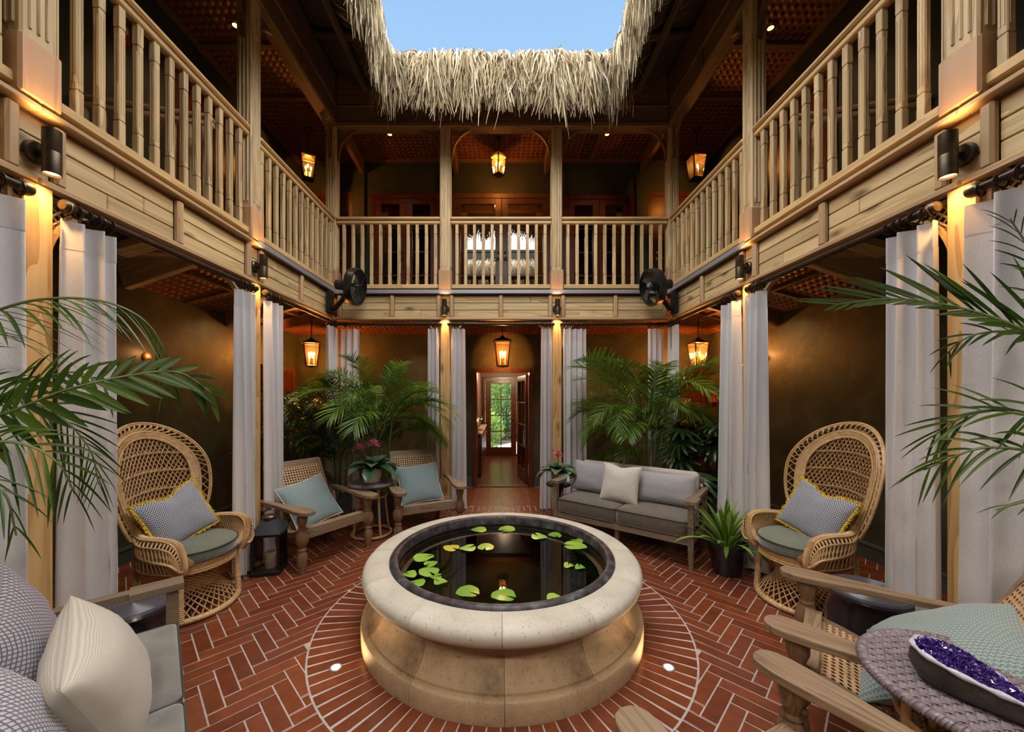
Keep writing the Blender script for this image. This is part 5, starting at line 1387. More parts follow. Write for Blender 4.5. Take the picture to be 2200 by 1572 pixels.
def plantation(lab, loc, rz):
    t = thing('plantation_chair', lab, 'chair', loc, rz, 'teak plantation chairs')
    for sy in (-1,1):
        MB().lathe([(max(.0005,r_*1.22) if r_ > .001 else r_, z_) for r_, z_ in leg_prof], 40, M=TR(0,sy*.355,0), flute=(.045,.185,14,.14)).build('front_leg', teak_d, t, smooth=45)
        pts = smoothpts([(-.66,sy*.285,0),(-.60,sy*.285,.13),(-.52,sy*.285,.28),(-.50,sy*.285,.40),(-.53,sy*.285,.54)], 5)
        MB().sweep(pts, .036, .045).build('rear_leg', teak_d, t, smooth=40)
        rail = smoothpts([(-.01,sy*.285,.345),(-.14,sy*.285,.315),(-.30,sy*.285,.262),(-.42,sy*.285,.262),(-.52,sy*.285,.35),(-.62,sy*.285,.50),(-.72,sy*.285,.68),(-.82,sy*.285,.875)], 6)
        MB().sweep(rail, .034, .052).build('side_rail', teak, t, smooth=40)
        # paddle arm
        wide = [(.125,.0),(.122,.024),(.108,.048),(.08,.064),(.03,.072),(-.05,.070),(-.16,.058),(-.32,.042),(-.52,.031),(-.70,.027)]
        poly = [(x, .004+y) for x, y in wide]+[(x, .004-y) for x, y in reversed(wide)][0:-1]
        mb = MB(); mb.prism(poly, .532, .568); o = mb.build('arm', teak, t, TR(0,sy*.35,0,0,0,sy*-.075)); md = o.modifiers.new('edge','BEVEL'); md.width = .006; md.segments = 2; md.limit_method = 'ANGLE'
    bar('front_rail', (-.012,-.335,.335), (-.012,.335,.335), .030, .085, teak, t); bar('front_lip', (-.035,-.30,.378), (-.035,.30,.378), .075, .022, teak, t)
    bar('top_rail', (-.803,-.302,.842), (-.803,.302,.842), .030, .105, teak, t, up=V((-.42,0,.9)).normalized(), bev=.012)
    bar('cross_rail', (-.37,-.285,.255), (-.37,.285,.255), .05, .022, teak, t)
    cp = smoothpts([(-.05,0,.352),(-.14,0,.335),(-.30,0,.285),(-.42,0,.288),(-.505,0,.37),(-.605,0,.52),(-.70,0,.69),(-.78,0,.83)], 7)
    o = cane_panel(cp, .535).build('cane_panel', cane_m, t, recalc=False); md = o.modifiers.new('thick','SOLIDIFY'); md.thickness = .003
    return t
pcs = [('teak plantation chair right of the black candle lantern, at the left of the fountain', (-1.613,3.748,0), -33),
       ('teak plantation chair left of the doorway, beside the wicker table', (-.812,4.303,0), -63.3),
       ('teak plantation chair in the right corner whose far arm covers the dark stool', (1.545,1.965,0), 139),
       ('teak plantation chair nearest the camera, its two paddle arms cut by the bottom edge', (.77,1.30,0), 114)]
pc0 = plantation(pcs[0][0], pcs[0][1], math.radians(pcs[0][2]))
for l, p, a in pcs[1:]: dup(pc0, p, math.radians(a), l)
def on_chair(i, d, z, s=0):
    p, a = pcs[i][1], math.radians(pcs[i][2]); return cf(p, a, d, s)+(z,)
a = math.radians(-33); q = on_chair(0, -.44, .50, -.02); pillow('pale blue-grey pillow tilted on the plantation chair beside the lantern', .52,.50,.15, blue_m, lean(*q, a, .60, -.18), 'piping', pipe_w, 0, 5)
a = math.radians(-63.3); q = on_chair(1, -.46, .52, -.0); pillow('blue-grey pillow upright on the plantation chair left of the doorway', .52,.48,.15, blue_m, lean(*q, a, .50, -.06), 'piping', pipe_w, 0, 6)
a = math.radians(139); q = on_chair(2, -.47, .50, .02); pillow('large blue-green honeycomb pillow lying on the right corner chair behind the amethyst', .62,.60,.22, blue_h, lean(*q, a, .95, .12), 'piping', blue_m, 0, 7, .05)

# ---------------------------------------------------------------- sofas
def sofa(lab, loc, rz, Lw=1.46):
    t = thing('sofa', lab, 'sofa', loc, rz, 'teak framed sofas'); h = Lw/2
    for sy in (-1,1):
        y = sy*(h-.025)
        MB().add([(-.018,y-.018,0),(.018,y-.018,0),(.018,y+.018,0),(-.018,y+.018,0),(-.026,y-.026,.30),(.026,y-.026,.30),(.026,y+.026,.30),(-.026,y+.026,.30),(-.024,y-.024,.60),(.024,y-.024,.60),(.024,y+.024,.60),(-.024,y+.024,.60)],
                 [(3,2,1,0)]+[(l*4+i,l*4+(i+1)%4,l*4+4+(i+1)%4,l*4+4+i) for l in (0,1) for i in range(4)]+[(8,9,10,11)]).build('front_leg', sofa_m, t)
        MB().sweep([(-.66,y,0),(-.60,y,.28),(-.62,y,.60)], .045, .045).build('rear_leg', sofa_m, t)
        poly = [(.045,-.055),(.045,.055),(-.16,.055),(-.16,.028),(-.68,.028),(-.68,-.028),(-.16,-.028),(-.16,-.055)]
        MB().prism(poly, .60, .632, TR(0,y,0)).build('arm', sofa_m, t)
        bar('side_rail', (0,y,.245), (-.62,y,.245), .03, .06, sofa_m, t)
    bar('front_rail', (0,-h+.04,.245), (0,h-.04,.245), .03, .062, sofa_m, t); bar('back_rail', (-.60,-h+.04,.25), (-.60,h-.04,.25), .03, .06, sofa_m, t)
    bar('back_top_rail', (-.655,-h+.04,.70), (-.655,h-.04,.70), .03, .06, sofa_m, t)
    bar('centre_leg', (-.03,0,0), (-.03,0,.23), .04, .04, sofa_m, t, up=V((0,1,0)))
    for k in range(9):
        y = -h+.15+(Lw-.3)*k/8; bar('slat', (-.02,y,.27), (-.60,y,.27), .05, .015, sofa_m, t)
    mb = MB(); mb.cbox(.10, Lw-.14, .40, .03, TR(-.565,0,.60,0,-.20,0)); o = mb.build('back_pad', linen_m, t); md = o.modifiers.new('soft','BEVEL'); md.width = .02; md.segments = 3
    return t
def box_cushion(lab, loc, rz, w, d, h, mat, pm, grp):
    t = thing('seat_cushion', lab, 'cushion', loc, rz, grp); n = 12; vs = []; fs = []
    def sq(u, p=6): return u
    mb = MB(); b = .035
    def layer(ins, z, puff):
        pts = []; m = 10
        cor = [(d/2-b, w/2-b, 0), (-(d/2-b), w/2-b, PI/2), (-(d/2-b), -(w/2-b), PI), (d/2-b, -(w/2-b), 3*PI/2)]
        for x, y, a in cor:
            for k in range(6): q = a+PI/2*k/5; pts.append((x+(b-ins)*math.cos(q), y+(b-ins)*math.sin(q), z))
        return pts
    L_ = [layer(.02,0,0), layer(.003,.006,0), layer(0,.014,0), layer(-.006,h*.5,0), layer(0,h-.016,0), layer(.004,h-.006,0), layer(.016,h,0), layer(.03,h+.004,0)]
    k = len(L_[0])
    for l in L_: vs += l
    for j in range(len(L_)-1):
        for i in range(k): fs.append((j*k+i, j*k+(i+1)%k, (j+1)*k+(i+1)%k, (j+1)*k+i))
    # crowned top
    top0 = (len(L_)-1)*k; c0 = [V(p) for p in L_[-1]]
    for r_, z in ((.75,.012),(.4,.018),(0.01,.02)):
        for p in c0: vs.append((p.x*r_, p.y*r_, h+z))
    for j in range(3):
        a_ = top0+j*k
        for i in range(k): fs.append((a_+i, a_+(i+1)%k, a_+k+(i+1)%k, a_+k+i))
    fs.append(tuple(reversed(range(k))))
    mb.add(vs, fs); mb.build('cover', mat, t, smooth=50)
    for z in (.010, h-.008): MB().tube([V((p[0],p[1],z)) for p in layer(-.002,z,0)], .0045, 6, closed=True).build('piping', pm, t, smooth=60)
    return t
A = V((1.74,3.52,0)); B = V((.62,4.40,0)); SB = ((A+B)/2); LB = (A-B).length+.05; aB = math.radians(-128.2)
sofa('two-seat teak sofa behind the fountain on the right, under the palm', (SB.x,SB.y,0), aB, LB)
aL = math.radians(42); SL_ = V((-1.245,1.465,0))
sofa('teak sofa in the near left corner, cut off by the picture edge', (SL_.x,SL_.y,0), aL, LB)
cw = LB/2-.055
def on_sofa(S, a, d, s): return cf((S.x,S.y), a, d, s)
for s_, l in ((1,'right seat cushion of the back sofa as seen from the fountain'),(-1,'left seat cushion of the back sofa as seen from the fountain')):
    q = on_sofa(SB, aB, -.262, s_*cw/2); box_cushion(l, (q[0],q[1],.279), aB, cw-.006, .56, .155, brown_v, plain('brown_piping',(.10,.085,.07),.8) if 'brown_piping' not in bpy.data.materials else bpy.data.materials['brown_piping'], 'sofa seat cushions')
for s_, l in ((1,'grey velvet seat cushion of the near left sofa, farther one beside the wicker chair'),(-1,'grey velvet seat cushion of the near left sofa, nearer one at the bottom edge')):
    q = on_sofa(SL_, aL, -.262, s_*cw/2); box_cushion(l, (q[0],q[1],.279), aL, cw-.006, .56, .155, grey_v, pipe_d, 'near sofa seat cushions')
def sofa_pillow(lab, S, a, d, s, z, w, h, t_, mat, tilt, roll, seed, turn=0.0, **k):
    q = on_sofa(S, a, d, s); pillow(lab, w, h, t_, mat, lean(q[0],q[1],z,a+turn,tilt,roll), seed=seed, **k)
sofa_pillow('patterned lumbar pillow at the left end of the back sofa', SB, aB, -.43, -.44, .625, .56,.36,.15, dia_m, .26, .04, 11, .0)
sofa_pillow('patterned lumbar pillow at the right end of the back sofa', SB, aB, -.43, .36, .615, .64,.34,.16, dia_m, .26, -.02, 12, -.0)
sofa_pillow('plain cream square pillow in the middle of the back sofa', SB, aB, -.27, -.06, .635, .42,.42,.15, cream_p, .30, .05, 13, .10, chop=.06)
sofa_pillow('lilac trellis pillow farthest back on the near left sofa', SL_, aL, -.44, .34, .66, .56,.46,.18, dia_big, .30, -.25, 14)
sofa_pillow('big cream ribbed pillow in the middle of the near left sofa', SL_, aL, -.215, .07, .585, .50,.44,.25, cream_m, .34, -.22, 15, .0, wr=.005)
sofa_pillow('lilac trellis pillow at the bottom left corner on the near sofa', SL_, aL, -.36, -.24, .60, .52,.36,.18, dia_big, .40, -.1, 16)

# ---------------------------------------------------------------- stools and tables
def stool(lab, loc, r=.19, h=.45):
    t = thing('garden_stool', lab, 'stool', loc, 0, 'dark ceramic stools')
    MB().lathe([(.0005,0),(r*.78,0),(r*.82,.02),(r*.97,h*.35),(r*1.0,h*.5),(r*.97,h*.68),(r*.88,h*.86),(r*.90,h*.88),(r*.99,h*.90),(r*1.02,h*.935),(r*.98,h*.965)], 48).build('body', plain('dark_glaze', (.02,.016,.022), .22) if 'dark_glaze' not in bpy.data.materials else bpy.data.materials['dark_glaze'], t, smooth=40)
    pr = [(r*.98,h*.965)]
    for k in range(9): rr = r*.96*(1-k/9); pr += [(rr, h*.985), (rr-r*.03, h*1.0), (rr-r*.06, h*.998), (max(.0005,rr-r*.09), h*.982)]
    MB().lathe(pr+[(.0005,h*.99)], 48).build('ribbed_top', plain('slate_glaze', (.075,.07,.085), .3) if 'slate_glaze' not in bpy.data.materials else bpy.data.materials['slate_glaze'], t, smooth=30)
stool('dark glazed stool with ribbed top behind the arm of the near left sofa', (-2.06,2.13,0))
stool('dark glazed stool with ribbed top under the arm of the right corner chair', (2.20,2.30,0), .20, .44)
weave_m = plain('grey_violet_weave', (.19,.155,.175), .4, var=.3, nscale=40); weave_b = plain('weave_backing', (.20,.14,.10), .7)
def woven_table(lab, loc, r, h, rz=0.0):
    t = thing('side_table', lab, 'table', loc, rz, 'wicker topped side tables')
    MB().lathe([(.0005,h-.028),(r*.98,h-.028),(r*.99,h-.012),(.0005,h-.010)], 40).build('top_core', weave_b, t)
    mb = MB(); st = .0235; nn = int(r/st)+1
    for fam in (0,1):
        for k in range(-nn, nn+1):
            for off in (-.0052,.0052):
                c = k*st+off
                if abs(c) > r-.004: continue
                half = math.sqrt(r*r-c*c); m = max(4, int(half*2/(st/3))); pts = []
                for i in range(m+1):
                    q = -half+2*half*i/m; z = h-.006+.0048*math.cos(PI*(q/st)+PI*(k+fam))
                    u, w = (q, c) if fam == 0 else (c, q)
                    pts.append(((u-w*.35)*.94, (w+u*.35)*.94, z))
                mb.tube(pts, .0056, 5, flat=.5)
    mb.build('woven_top', weave_m, t, smooth=60)
    mb = MB(); kk = max(24, int(2*PI*r/.030))
    for ph in (0, 2.1, 4.2):
        mb.tube([((r+.013*math.cos(kk*a+ph))*math.cos(a), (r+.013*math.cos(kk*a+ph))*math.sin(a), h-.014+.013*math.sin(kk*a+ph)) for a in [2*PI*i/(kk*7) for i in range(kk*7)]], .0068, 5, closed=True)
    mb.build('braided_edge', weave_m, t, smooth=60)
    for k in range(4):
        a = PI/4+k*PI/2; c_, s_ = math.cos(a), math.sin(a)
        MB().tube(smoothpts([(r*.70*c_,r*.70*s_,h-.02),(r*.72*c_,r*.72*s_,h*.7),(r*.80*c_,r*.80*s_,h*.35),(r*.92*c_,r*.92*s_,.03)], 5), .014, 8).build('leg', rattan_d, t, smooth=60)
    for rr, z, th in ((.93,.022,.016),(.70,h*.74,.011)):
        MB().tube([(r*rr*math.cos(2*PI*i/36), r*rr*math.sin(2*PI*i/36), z) for i in range(36)], th, 8, closed=True).build('hoop', rattan_d, t, smooth=60)
woven_table('round wicker-topped rattan table between the two back plantation chairs', (-1.51,4.42,0), .235, .605)
TF = (1.63,1.28); TFH = .625
woven_table('round wicker-topped table holding the amethyst in the near right corner', (TF[0],TF[1],0), .31, TFH, .5)
bt = thing('side_table', 'small black pedestal table left of the back sofa under the bromeliad', 'table', (.705,4.80,0))
MB().lathe([(.0005,0),(.13,0),(.13,.015),(.05,.03),(.028,.06),(.035,.12),(.045,.20),(.03,.30),(.035,.38),(.06,.44),(.04,.475),(.0005,.475)], 28).build('pedestal', blackp, bt, smooth=40)
MB().lathe([(.0005,.475),(.145,.475),(.155,.485),(.155,.497),(.148,.505),(.0005,.505)], 40).build('top', blackp, bt, smooth=40)
# amethyst
ge = thing('amethyst_geode', 'purple amethyst geode with white rim on the near right wicker table', 'geode', (1.515,1.235,TFH+.004), math.radians(-76))
rock_m = plain('geode_rock', (.03,.024,.02), .4, var=.85, nscale=14, bump=.02, bscale=25)
def geo_out(a):
    x = .138*math.cos(a); w = .066*(1.0-.50*math.cos(a)); return x, w*math.sin(a)
mb = MB(); n = 40; rings_ = [(1.0,.085),(1.05,.07),(1.09,.042),(1.0,.012),(.80,.0)]; vs = []; fs = []
for q, z in rings_:
    for k in range(n):
        x, y = geo_out(2*PI*k/n); j = 1+.05*mnoise.noise(V((x*20,y*20,z*30))); vs.append((x*q*j, y*q*j, z*(1-.25*(x/.150))))
for j in range(len(rings_)-1):
    for k in range(n): fs.append((j*n+k, j*n+(k+1)%n, (j+1)*n+(k+1)%n, (j+1)*n+k))
fs.append(tuple((len(rings_)-1)*n+k for k in range(n))); fs.append(tuple(reversed(range(n))))
mb.add(vs, fs); mb.build('rock_shell', rock_m, ge, smooth=60)
mb = MB(); mb.tube([(geo_out(2*PI*k/n)[0]*1.0, geo_out(2*PI*k/n)[1]*1.0, .085*(1-.25*geo_out(2*PI*k/n)[0]/.150)) for k in range(n)], [.0085+.003*math.sin(k*1.7) for k in range(n)], 6, closed=True); mb.build('quartz_rim', plain('white_quartz', (.46,.46,.54), .25, var=.2, nscale=40), ge, smooth=60)
mb = MB(); rg = random.Random(4)
for _ in range(1500):
    a = rg.uniform(0,2*PI); q = math.sqrt(rg.random())*.95; x, y = geo_out(a); x *= q; y *= q
    z = (.085+.026*(1-q*q))*(1-.25*x/.150); s = rg.uniform(.003,.0075); d = V((rg.gauss(0,.5),rg.gauss(0,.5),1)).normalized(); u = d.orthogonal().normalized(); w = d.cross(u); c = V((x,y,z))
    b_ = [c+(u*math.cos(k*2.094+a)+w*math.sin(k*2.094+a))*s-d*s for k in range(3)]; t_ = [p+d*s*1.2 for p in b_]; tip = c+d*s*1.5
    mb.add(b_+t_+[tip], [(0,1,4,3),(1,2,5,4),(2,0,3,5),(3,4,6),(4,5,6),(5,3,6)])
am, N, L, Bm = new_mat('amethyst'); Bm.inputs['Roughness'].default_value = .12; g = N.new('ShaderNodeNewGeometry'); r = ramp(N, [(0,(.010,.003,.045)),(.7,(.035,.012,.14)),(1,(.16,.10,.38))]); L.new(g.outputs['Random Per Island'], r.inputs[0]); L.new(r.outputs[0], Bm.inputs['Base Color'])
o = mb.build('crystals', am, ge, recalc=False); o['kind'] = 'stuff'

# ---------------------------------------------------------------- candle lantern
cl = thing('candle_lantern', 'black metal candle lantern with glass sides on the bricks by the second left post', 'lantern', (-2.13,3.50,0), math.radians(12))
W = .105
for sx_ in (-1,1):
    for sy in (-1,1): bar('corner_post', (sx_*W,sy*W,.03), (sx_*W,sy*W,.345), .02, .02, black, cl, up=V((0,1,0)))
MB().cbox(W*2+.03, W*2+.03, .035, .004, TR(0,0,.018)).build('base', black, cl); MB().cbox(W*2+.035, W*2+.035, .02, .004, TR(0,0,.352)).build('collar', black, cl)
MB().lathe([(.175,.362),(.178,.366),(.07,.475),(.06,.48),(.0005,.48)], 4, PI/4, PI/4+2*PI-1e-9).build('roof', plain('sky_tinted_black_metal', (.055,.07,.095), .3, .5), cl)  # blue sky reflection is put into the roof's base colour
mb = MB(); mb.lathe([(.062,.478),(.062,.50),(.05,.512),(.0005,.515)], 16); mb.tube([(.05*math.cos(a),0,.515+.05*math.sin(a)) for a in [PI*k/10 for k in range(11)]], .006, 6); mb.lathe([(.012,.555),(.016,.565),(.012,.575),(.0005,.578)], 10); mb.build('handle', bronze, cl, smooth=40)
for k in range(4): MB().box(-W+.01, W-.01, W-.001, W+.001, .036, .342, TR(0,0,0,0,0,k*PI/2)).build('pane', clear, cl)
cd = thing('candle', 'thick white pillar candle inside the black lantern', 'candle', (-2.13+.01,3.50,.0365))
MB().lathe([(.0005,0),(.046,0),(.048,.004),(.048,.135),(.044,.141),(.030,.138),(.0005,.136)], 28).build('wax', plain('candle_wax', (.72,.69,.64), .5), cd, smooth=40); MB().tube([(0,0,.136),(.002,0,.152)], .0018, 5).build('wick', black, cd)
# ---------------------------------------------------------------- plants
def leaflet_mesh(seed, droop=.5, fold=.25, n=7):
    """unit leaflet: length 1 along X, width 1 across Y (scaled on placing), drooping"""
    mb = MB(); vs = []; fs = []
    for i in range(n+1):
        q = i/n; w = .5*(math.sin(PI*min(1,q*.92+.08))**.75)*(1-.0*q) if i < n else .0
        z = -droop*q*q*.5
        for k in (-1,0,1): vs.append((q*(1-.10*droop*q), k*w, z-fold*abs(k)*w*-.0+(.10*fold if k == 0 else 0)*(-1)))
    for i in range(n):
        for k in range(2): fs.append((i*3+k, i*3+k+1, (i+1)*3+k+1, (i+1)*3+k))
    mb.add(vs, fs); return mb
def frond_geo(rach, npair, llen, lw, droop, sweep=.75, vee=.35, rg=None, upv=V((0,0,1)), jitter=.12, tip_keep=.25, side_len=(1.0,1.0)):
    """returns (rachis points, list of leaflet matrices)"""
    pts = [V(p) for p in rach]; cum = [0]
    for a, b in zip(pts, pts[1:]): cum.append(cum[-1]+(b-a).length)
    Lr = cum[-1]; out = []
    def at_s(s):
        i = 0
        while i < len(cum)-2 and cum[i+1] < s: i += 1
        f = (s-cum[i])/max(1e-9, cum[i+1]-cum[i]); return pts[i].lerp(pts[i+1], f), (pts[i+1]-pts[i]).normalized()
    for i in range(npair):
        q = (i+.5)/npair; s = Lr*(.16+.84*q) if tip_keep < .5 else Lr*q
        p, t = at_s(min(s, Lr*.995)); sd = t.cross(upv).normalized(); nr = sd.cross(t).normalized()
        prof = math.sin(PI*(.18+.70*q))**.8
        for k, sg in enumerate((-1, 1)):
            ang = sweep*(1.15-.55*q)+rg.gauss(0,jitter*.5)
            d = (t*math.cos(ang)+sd*sg*math.sin(ang)+nr*(vee+rg.gauss(0,jitter))).normalized()
            l = llen*prof*side_len[k]*rg.uniform(.9,1.1)
            Z = (nr-d*nr.dot(d)).normalized(); Y = Z.cross(d)
            if rg.random() < .5: pass
            w = lw*rg.uniform(.85,1.1)*prof**.7
            M = Matrix(((d.x*l,Y.x*w,Z.x*l,p.x),(d.y*l,Y.y*w,Z.y*l,p.y),(d.z*l,Y.z*w,Z.z*l,p.z),(0,0,0,1)))
            # droop in world down rather than in the leaf's own normal
            out.append((M, p, d, l, w, Z))
    return pts, out
def leaflet_pts(p, d, l, w, Z, droop, n=6):
    Y = Z.cross(d); vs = []; fs = []
    for i in range(n+1):
        q = i/n; c = p+d*l*q+V((0,0,-droop*l*q*q)); ww = w*.5*math.sin(PI*min(1,q*.88+.10))**.8 if i < n else .0004
        vs += [c-Y*ww+Z*ww*.25, c-Z*ww*.15, c+Y*ww+Z*ww*.25]
    for i in range(n):
        for k in range(2): fs.append((i*3+k, i*3+k+1, (i+1)*3+k+1, (i+1)*3+k))
    return vs, fs
def frond_mesh(seed, L, npair, llen, lw, e0, e1, droop, name='frond', stem=.30, n=5):
    """local: base at origin, arching towards +X"""
    rg = random.Random(seed); pts = []; p = V((0,0,0)); m = 14
    for i in range(m+1):
        pts.append(p.copy()); e_ = e0+(e1-e0)*(i/m)**1.3; p = p+V((math.cos(e_),.0+.05*math.sin(seed+i*.3),math.sin(e_)))*(L/m)
    mb = MB(); mb.tube(pts, [.010*(1-.8*i/m) for i in range(m+1)], 5)
    k0 = int(m*stem); _, lf = frond_geo(pts[k0:], npair, llen, lw, droop, .85, .30, rg, tip_keep=1)
    for M, p_, d, l, w, Z in lf: vs, fs = leaflet_pts(p_, d, l, w, Z, droop, n); mb.add(vs, fs)
    return mb.mesh(name, 0, recalc=False)
def pot(prof, mat, t, soil_r, soil_z):
    MB().lathe(prof, 36).build('pot', mat, t, smooth=40); MB().lathe([(.0005,soil_z),(soil_r,soil_z)], 24).build('soil', soil_m, t)
grey_pot = plain('grey_planter', (.11,.12,.13), .5, var=.15)
def palm(lab, loc, spec, mat, stems, seed, meshes, potr=.2, pot_h=.40, grp='potted palms'):
    """spec: list of (azimuth deg, base height, mesh index, scale, tilt)"""
    rg = random.Random(seed); t = thing('potted_palm', lab, 'plant', loc, 0, grp)
    pot([(.0005,0),(potr*.78,0),(potr*.82,.02),(potr,pot_h-.03),(potr*1.04,pot_h),(potr*.96,pot_h),(potr*.92,pot_h-.05)], grey_pot, t, potr*.93, pot_h-.05)
    for k in range(stems):
        a = 2*PI*k/stems+rg.uniform(-.3,.3); r0 = potr*.55*rg.uniform(.3,1); h = rg.uniform(.5,1.0)
        MB().tube(smoothpts([(r0*math.cos(a),r0*math.sin(a),pot_h-.06),(r0*1.4*math.cos(a),r0*1.4*math.sin(a),pot_h+h*.5),(r0*1.9*math.cos(a),r0*1.9*math.sin(a),pot_h+h)], 5), [.014]*6+[.011]*5, 7).build('stem', stem_m, t, smooth=60)
    for az, h, mi, sc, tilt in spec:
        a = math.radians(az); r0 = potr*.6
        obj('frond', meshes[mi], mat, t, TR(r0*math.cos(a), r0*math.sin(a), h) @ Euler((rg.uniform(-.35,.35),0,a)).to_matrix().to_4x4() @ Matrix.Rotation(-tilt,4,'Y') @ Matrix.Diagonal((sc,sc,sc,1)))
    return t
areca = [frond_mesh(s, L, 46, .34, .0145, e0, e1, dr) for s, L, e0, e1, dr in ((1,1.25,1.25,-.75,.30),(2,1.15,1.05,-.85,.34),(3,1.05,.95,-1.0,.35),(4,1.30,1.42,-.2,.24),(5,.95,.80,-.8,.40))]
bamboo = [frond_mesh(s, L, 13, .24, .024, e0, e1, dr, stem=.35, n=4) for s, L, e0, e1, dr in ((21,.62,1.0,-.6,.30),(22,.55,.7,-.8,.35),(23,.70,1.25,-.2,.25))]
rgp = random.Random(11)
def spread(n, hlo, hhi, lo, hi, idx, sc=(.85,1.1), gap=0):
    """gap: degrees left bare towards the courtyard (-Y)"""
    return [(-90+gap/2+(360-gap)*((i*.618+rgp.uniform(-.03,.03)) % 1), rgp.uniform(hlo,hhi), rgp.choice(idx), rgp.uniform(*sc), rgp.uniform(lo,hi)) for i in range(n)]
palm('areca palm with arching fronds behind the wicker table, left of the doorway', (-1.62,5.0,0), spread(22,1.0,1.45,-.25,.15,(0,1,3),(.70,.95))+spread(26,.95,1.40,-.5,.0,(1,2,4),(.65,.90),150), leaf_areca, 7, 1, areca, .21)
palm('dense bright areca palm behind the back sofa, right of the doorway', (1.86,4.92,0), spread(24,1.05,1.50,-.25,.2,(0,1,3),(.70,.98))+spread(28,.95,1.40,-.5,.0,(1,2,4),(.65,.9),70)+spread(16,.75,1.10,-.4,.0,(1,2),(.45,.65),60), leaf_areca, 9, 2, areca, .22)
bp = palm('dark bamboo palm in the back left corner behind the tilted plantation chair', (-2.74,5.0,0), spread(60,.55,1.50,-.4,.25,(0,1,2),(.7,1.1)), leaf_deep, 8, 3, bamboo, .20)
palm('slender bamboo palm against the back left curtain beside the areca', (-2.12,4.98,0), spread(26,.75,1.45,-.3,.2,(0,1,2),(.7,1.05)), leaf_deep, 4, 5, bamboo, .15, .30)
# lady palm
def fan_mesh(seed, n=9, R_=.26):
    rg = random.Random(seed); mb = MB(); mb.tube([(-.22,0,-.05),(-.10,0,-.012),(0,0,0)], .004, 5)
    for k in range(n):
        a = (k/(n-1)-.5)*3.6+rg.uniform(-.06,.06); l = R_*(1-.15*abs(k/(n-1)-.5))*rg.uniform(.88,1.08); d = V((math.cos(a),math.sin(a),.12)).normalized(); Z = V((0,0,1)); Z = (Z-d*Z.dot(d)).normalized(); Y = Z.cross(d); w = .034; vs = []; fs = []
        for i in range(7):
            q = i/6; c = d*l*q+V((0,0,-.40*l*q*q)); ww = w*.5*(.25+.95*math.sin(PI*min(1,.12+q*.72))) if i < 6 else w*.22
            vs += [c-Y*ww, c+Z*ww*-.25, c+Y*ww]
        for i in range(6):
            for j in range(2): fs.append((i*3+j, i*3+j+1, (i+1)*3+j+1, (i+1)*3+j))
        mb.add(vs, fs)
    return mb.mesh('fan_leaf', 0, recalc=False)
fans = [fan_mesh(k, 8+k%3) for k in range(3)]
lp = thing('lady_palm', 'dark lady palm in a grey planter beside the second right curtain', 'plant', (2.38,4.48,0), 0, 'potted palms')
pot([(.0005,0),(.20,0),(.205,.02),(.235,.44),(.245,.47),(.225,.47),(.22,.42)], grey_pot, lp, .222, .42)
rg = random.Random(31)
for k in range(7):
    a = k*.9; h = rg.uniform(.35,.95); MB().tube([(.08*math.cos(a),.08*math.sin(a),.41),(.14*math.cos(a),.14*math.sin(a),.41+h)], .009, 6).build('stem', stem_d, lp)
for k in range(44):
    a = rg.uniform(0,6.28); r0 = rg.uniform(.08,.36); h = rg.uniform(.56,1.42)*(1-.15*r0); M = TR(r0*math.cos(a), r0*math.sin(a), h) @ Euler((rg.uniform(-.5,.5), rg.uniform(-.1,.9), a)).to_matrix().to_4x4()
    obj('fan_leaf', fans[k%3], leaf_deep, lp, M @ Matrix.Diagonal((1.0,1.0,1.0,1)))
# near palms whose fronds reach in from both picture edges: every leaflet its own piece
leaf_units = []
def near_frond(t, ctrl, npair, llen, lw, droop, seed, sweep=.85, vee=.25, up=V((0,0,1)), sl=(1,1), r0=.008):
    rg = random.Random(seed); inv = wm(t).inverted(); pts = smoothpts(ctrl, 6); m = len(pts)
    mb = MB(); mb.tube(pts, [r0*(1-.75*i/m) for i in range(m)], 6); fr = mb.build('frond', stem_m, t, inv, smooth=60)
    _, lf = frond_geo(pts, npair, llen, lw, droop, sweep, vee, rg, up, .07, 1, sl)
    for M, p, d, l, w, Z in lf:
        vs, fs = leaflet_pts(p, d, l, w, Z, droop*rg.uniform(.7,1.3), 7); q = MB(); q.add(vs, fs); q.build('leaflet', leaf_near, fr, None, smooth=0, recalc=False)
kl = thing('potted_palm', 'near left palm whose long fronds cross the left curtain and post', 'plant', (-2.62,1.50,0), 0, 'potted palms')
pot([(.0005,0),(.17,0),(.175,.02),(.21,.37),(.22,.40),(.20,.40),(.195,.35)], grey_pot, kl, .197, .35)
KB = V((-2.58,1.50,.95)); MB().tube([(0,0,.33),(.02,0,.95)], [.022,.016], 8).build('stem', stem_m, kl, smooth=60)
near_frond(kl, [KB, at(-180,760,1.5), at(0,665,1.48), at(130,640,1.50), at(250,655,1.55), at(330,710,1.62), at(372,812,1.70)], 46, .32, .015, .45, 1, .55, -.30)
near_frond(kl, [KB, at(-150,930,1.45), at(0,892,1.42), at(140,838,1.44), at(280,806,1.50), at(385,800,1.58), at(462,848,1.66)], 36, .26, .034, .10, 2, .95, .10, V((.0,-1,.25)), sl=(.6,1))
near_frond(kl, [KB, at(-140,880,1.60), at(0,850,1.62), at(90,812,1.64), at(170,800,1.66), at(236,835,1.70)], 26, .25, .022, .25, 3, .9, .2, V((0,-1,.5)))
near_frond(kl, [KB, at(-120,985,1.35), at(-10,950,1.32), at(70,960,1.33), at(130,1000,1.36), at(160,1060,1.40)], 32, .26, .015, .45, 4, .95, .05, V((0,-1,.6)))
near_frond(kl, [KB, at(-160,900,1.55), at(0,862,1.58), at(110,880,1.62), at(190,960,1.66), at(212,1040,1.70)], 40, .28, .011, .25, 5, .8, .1, V((0,-1,.3)))
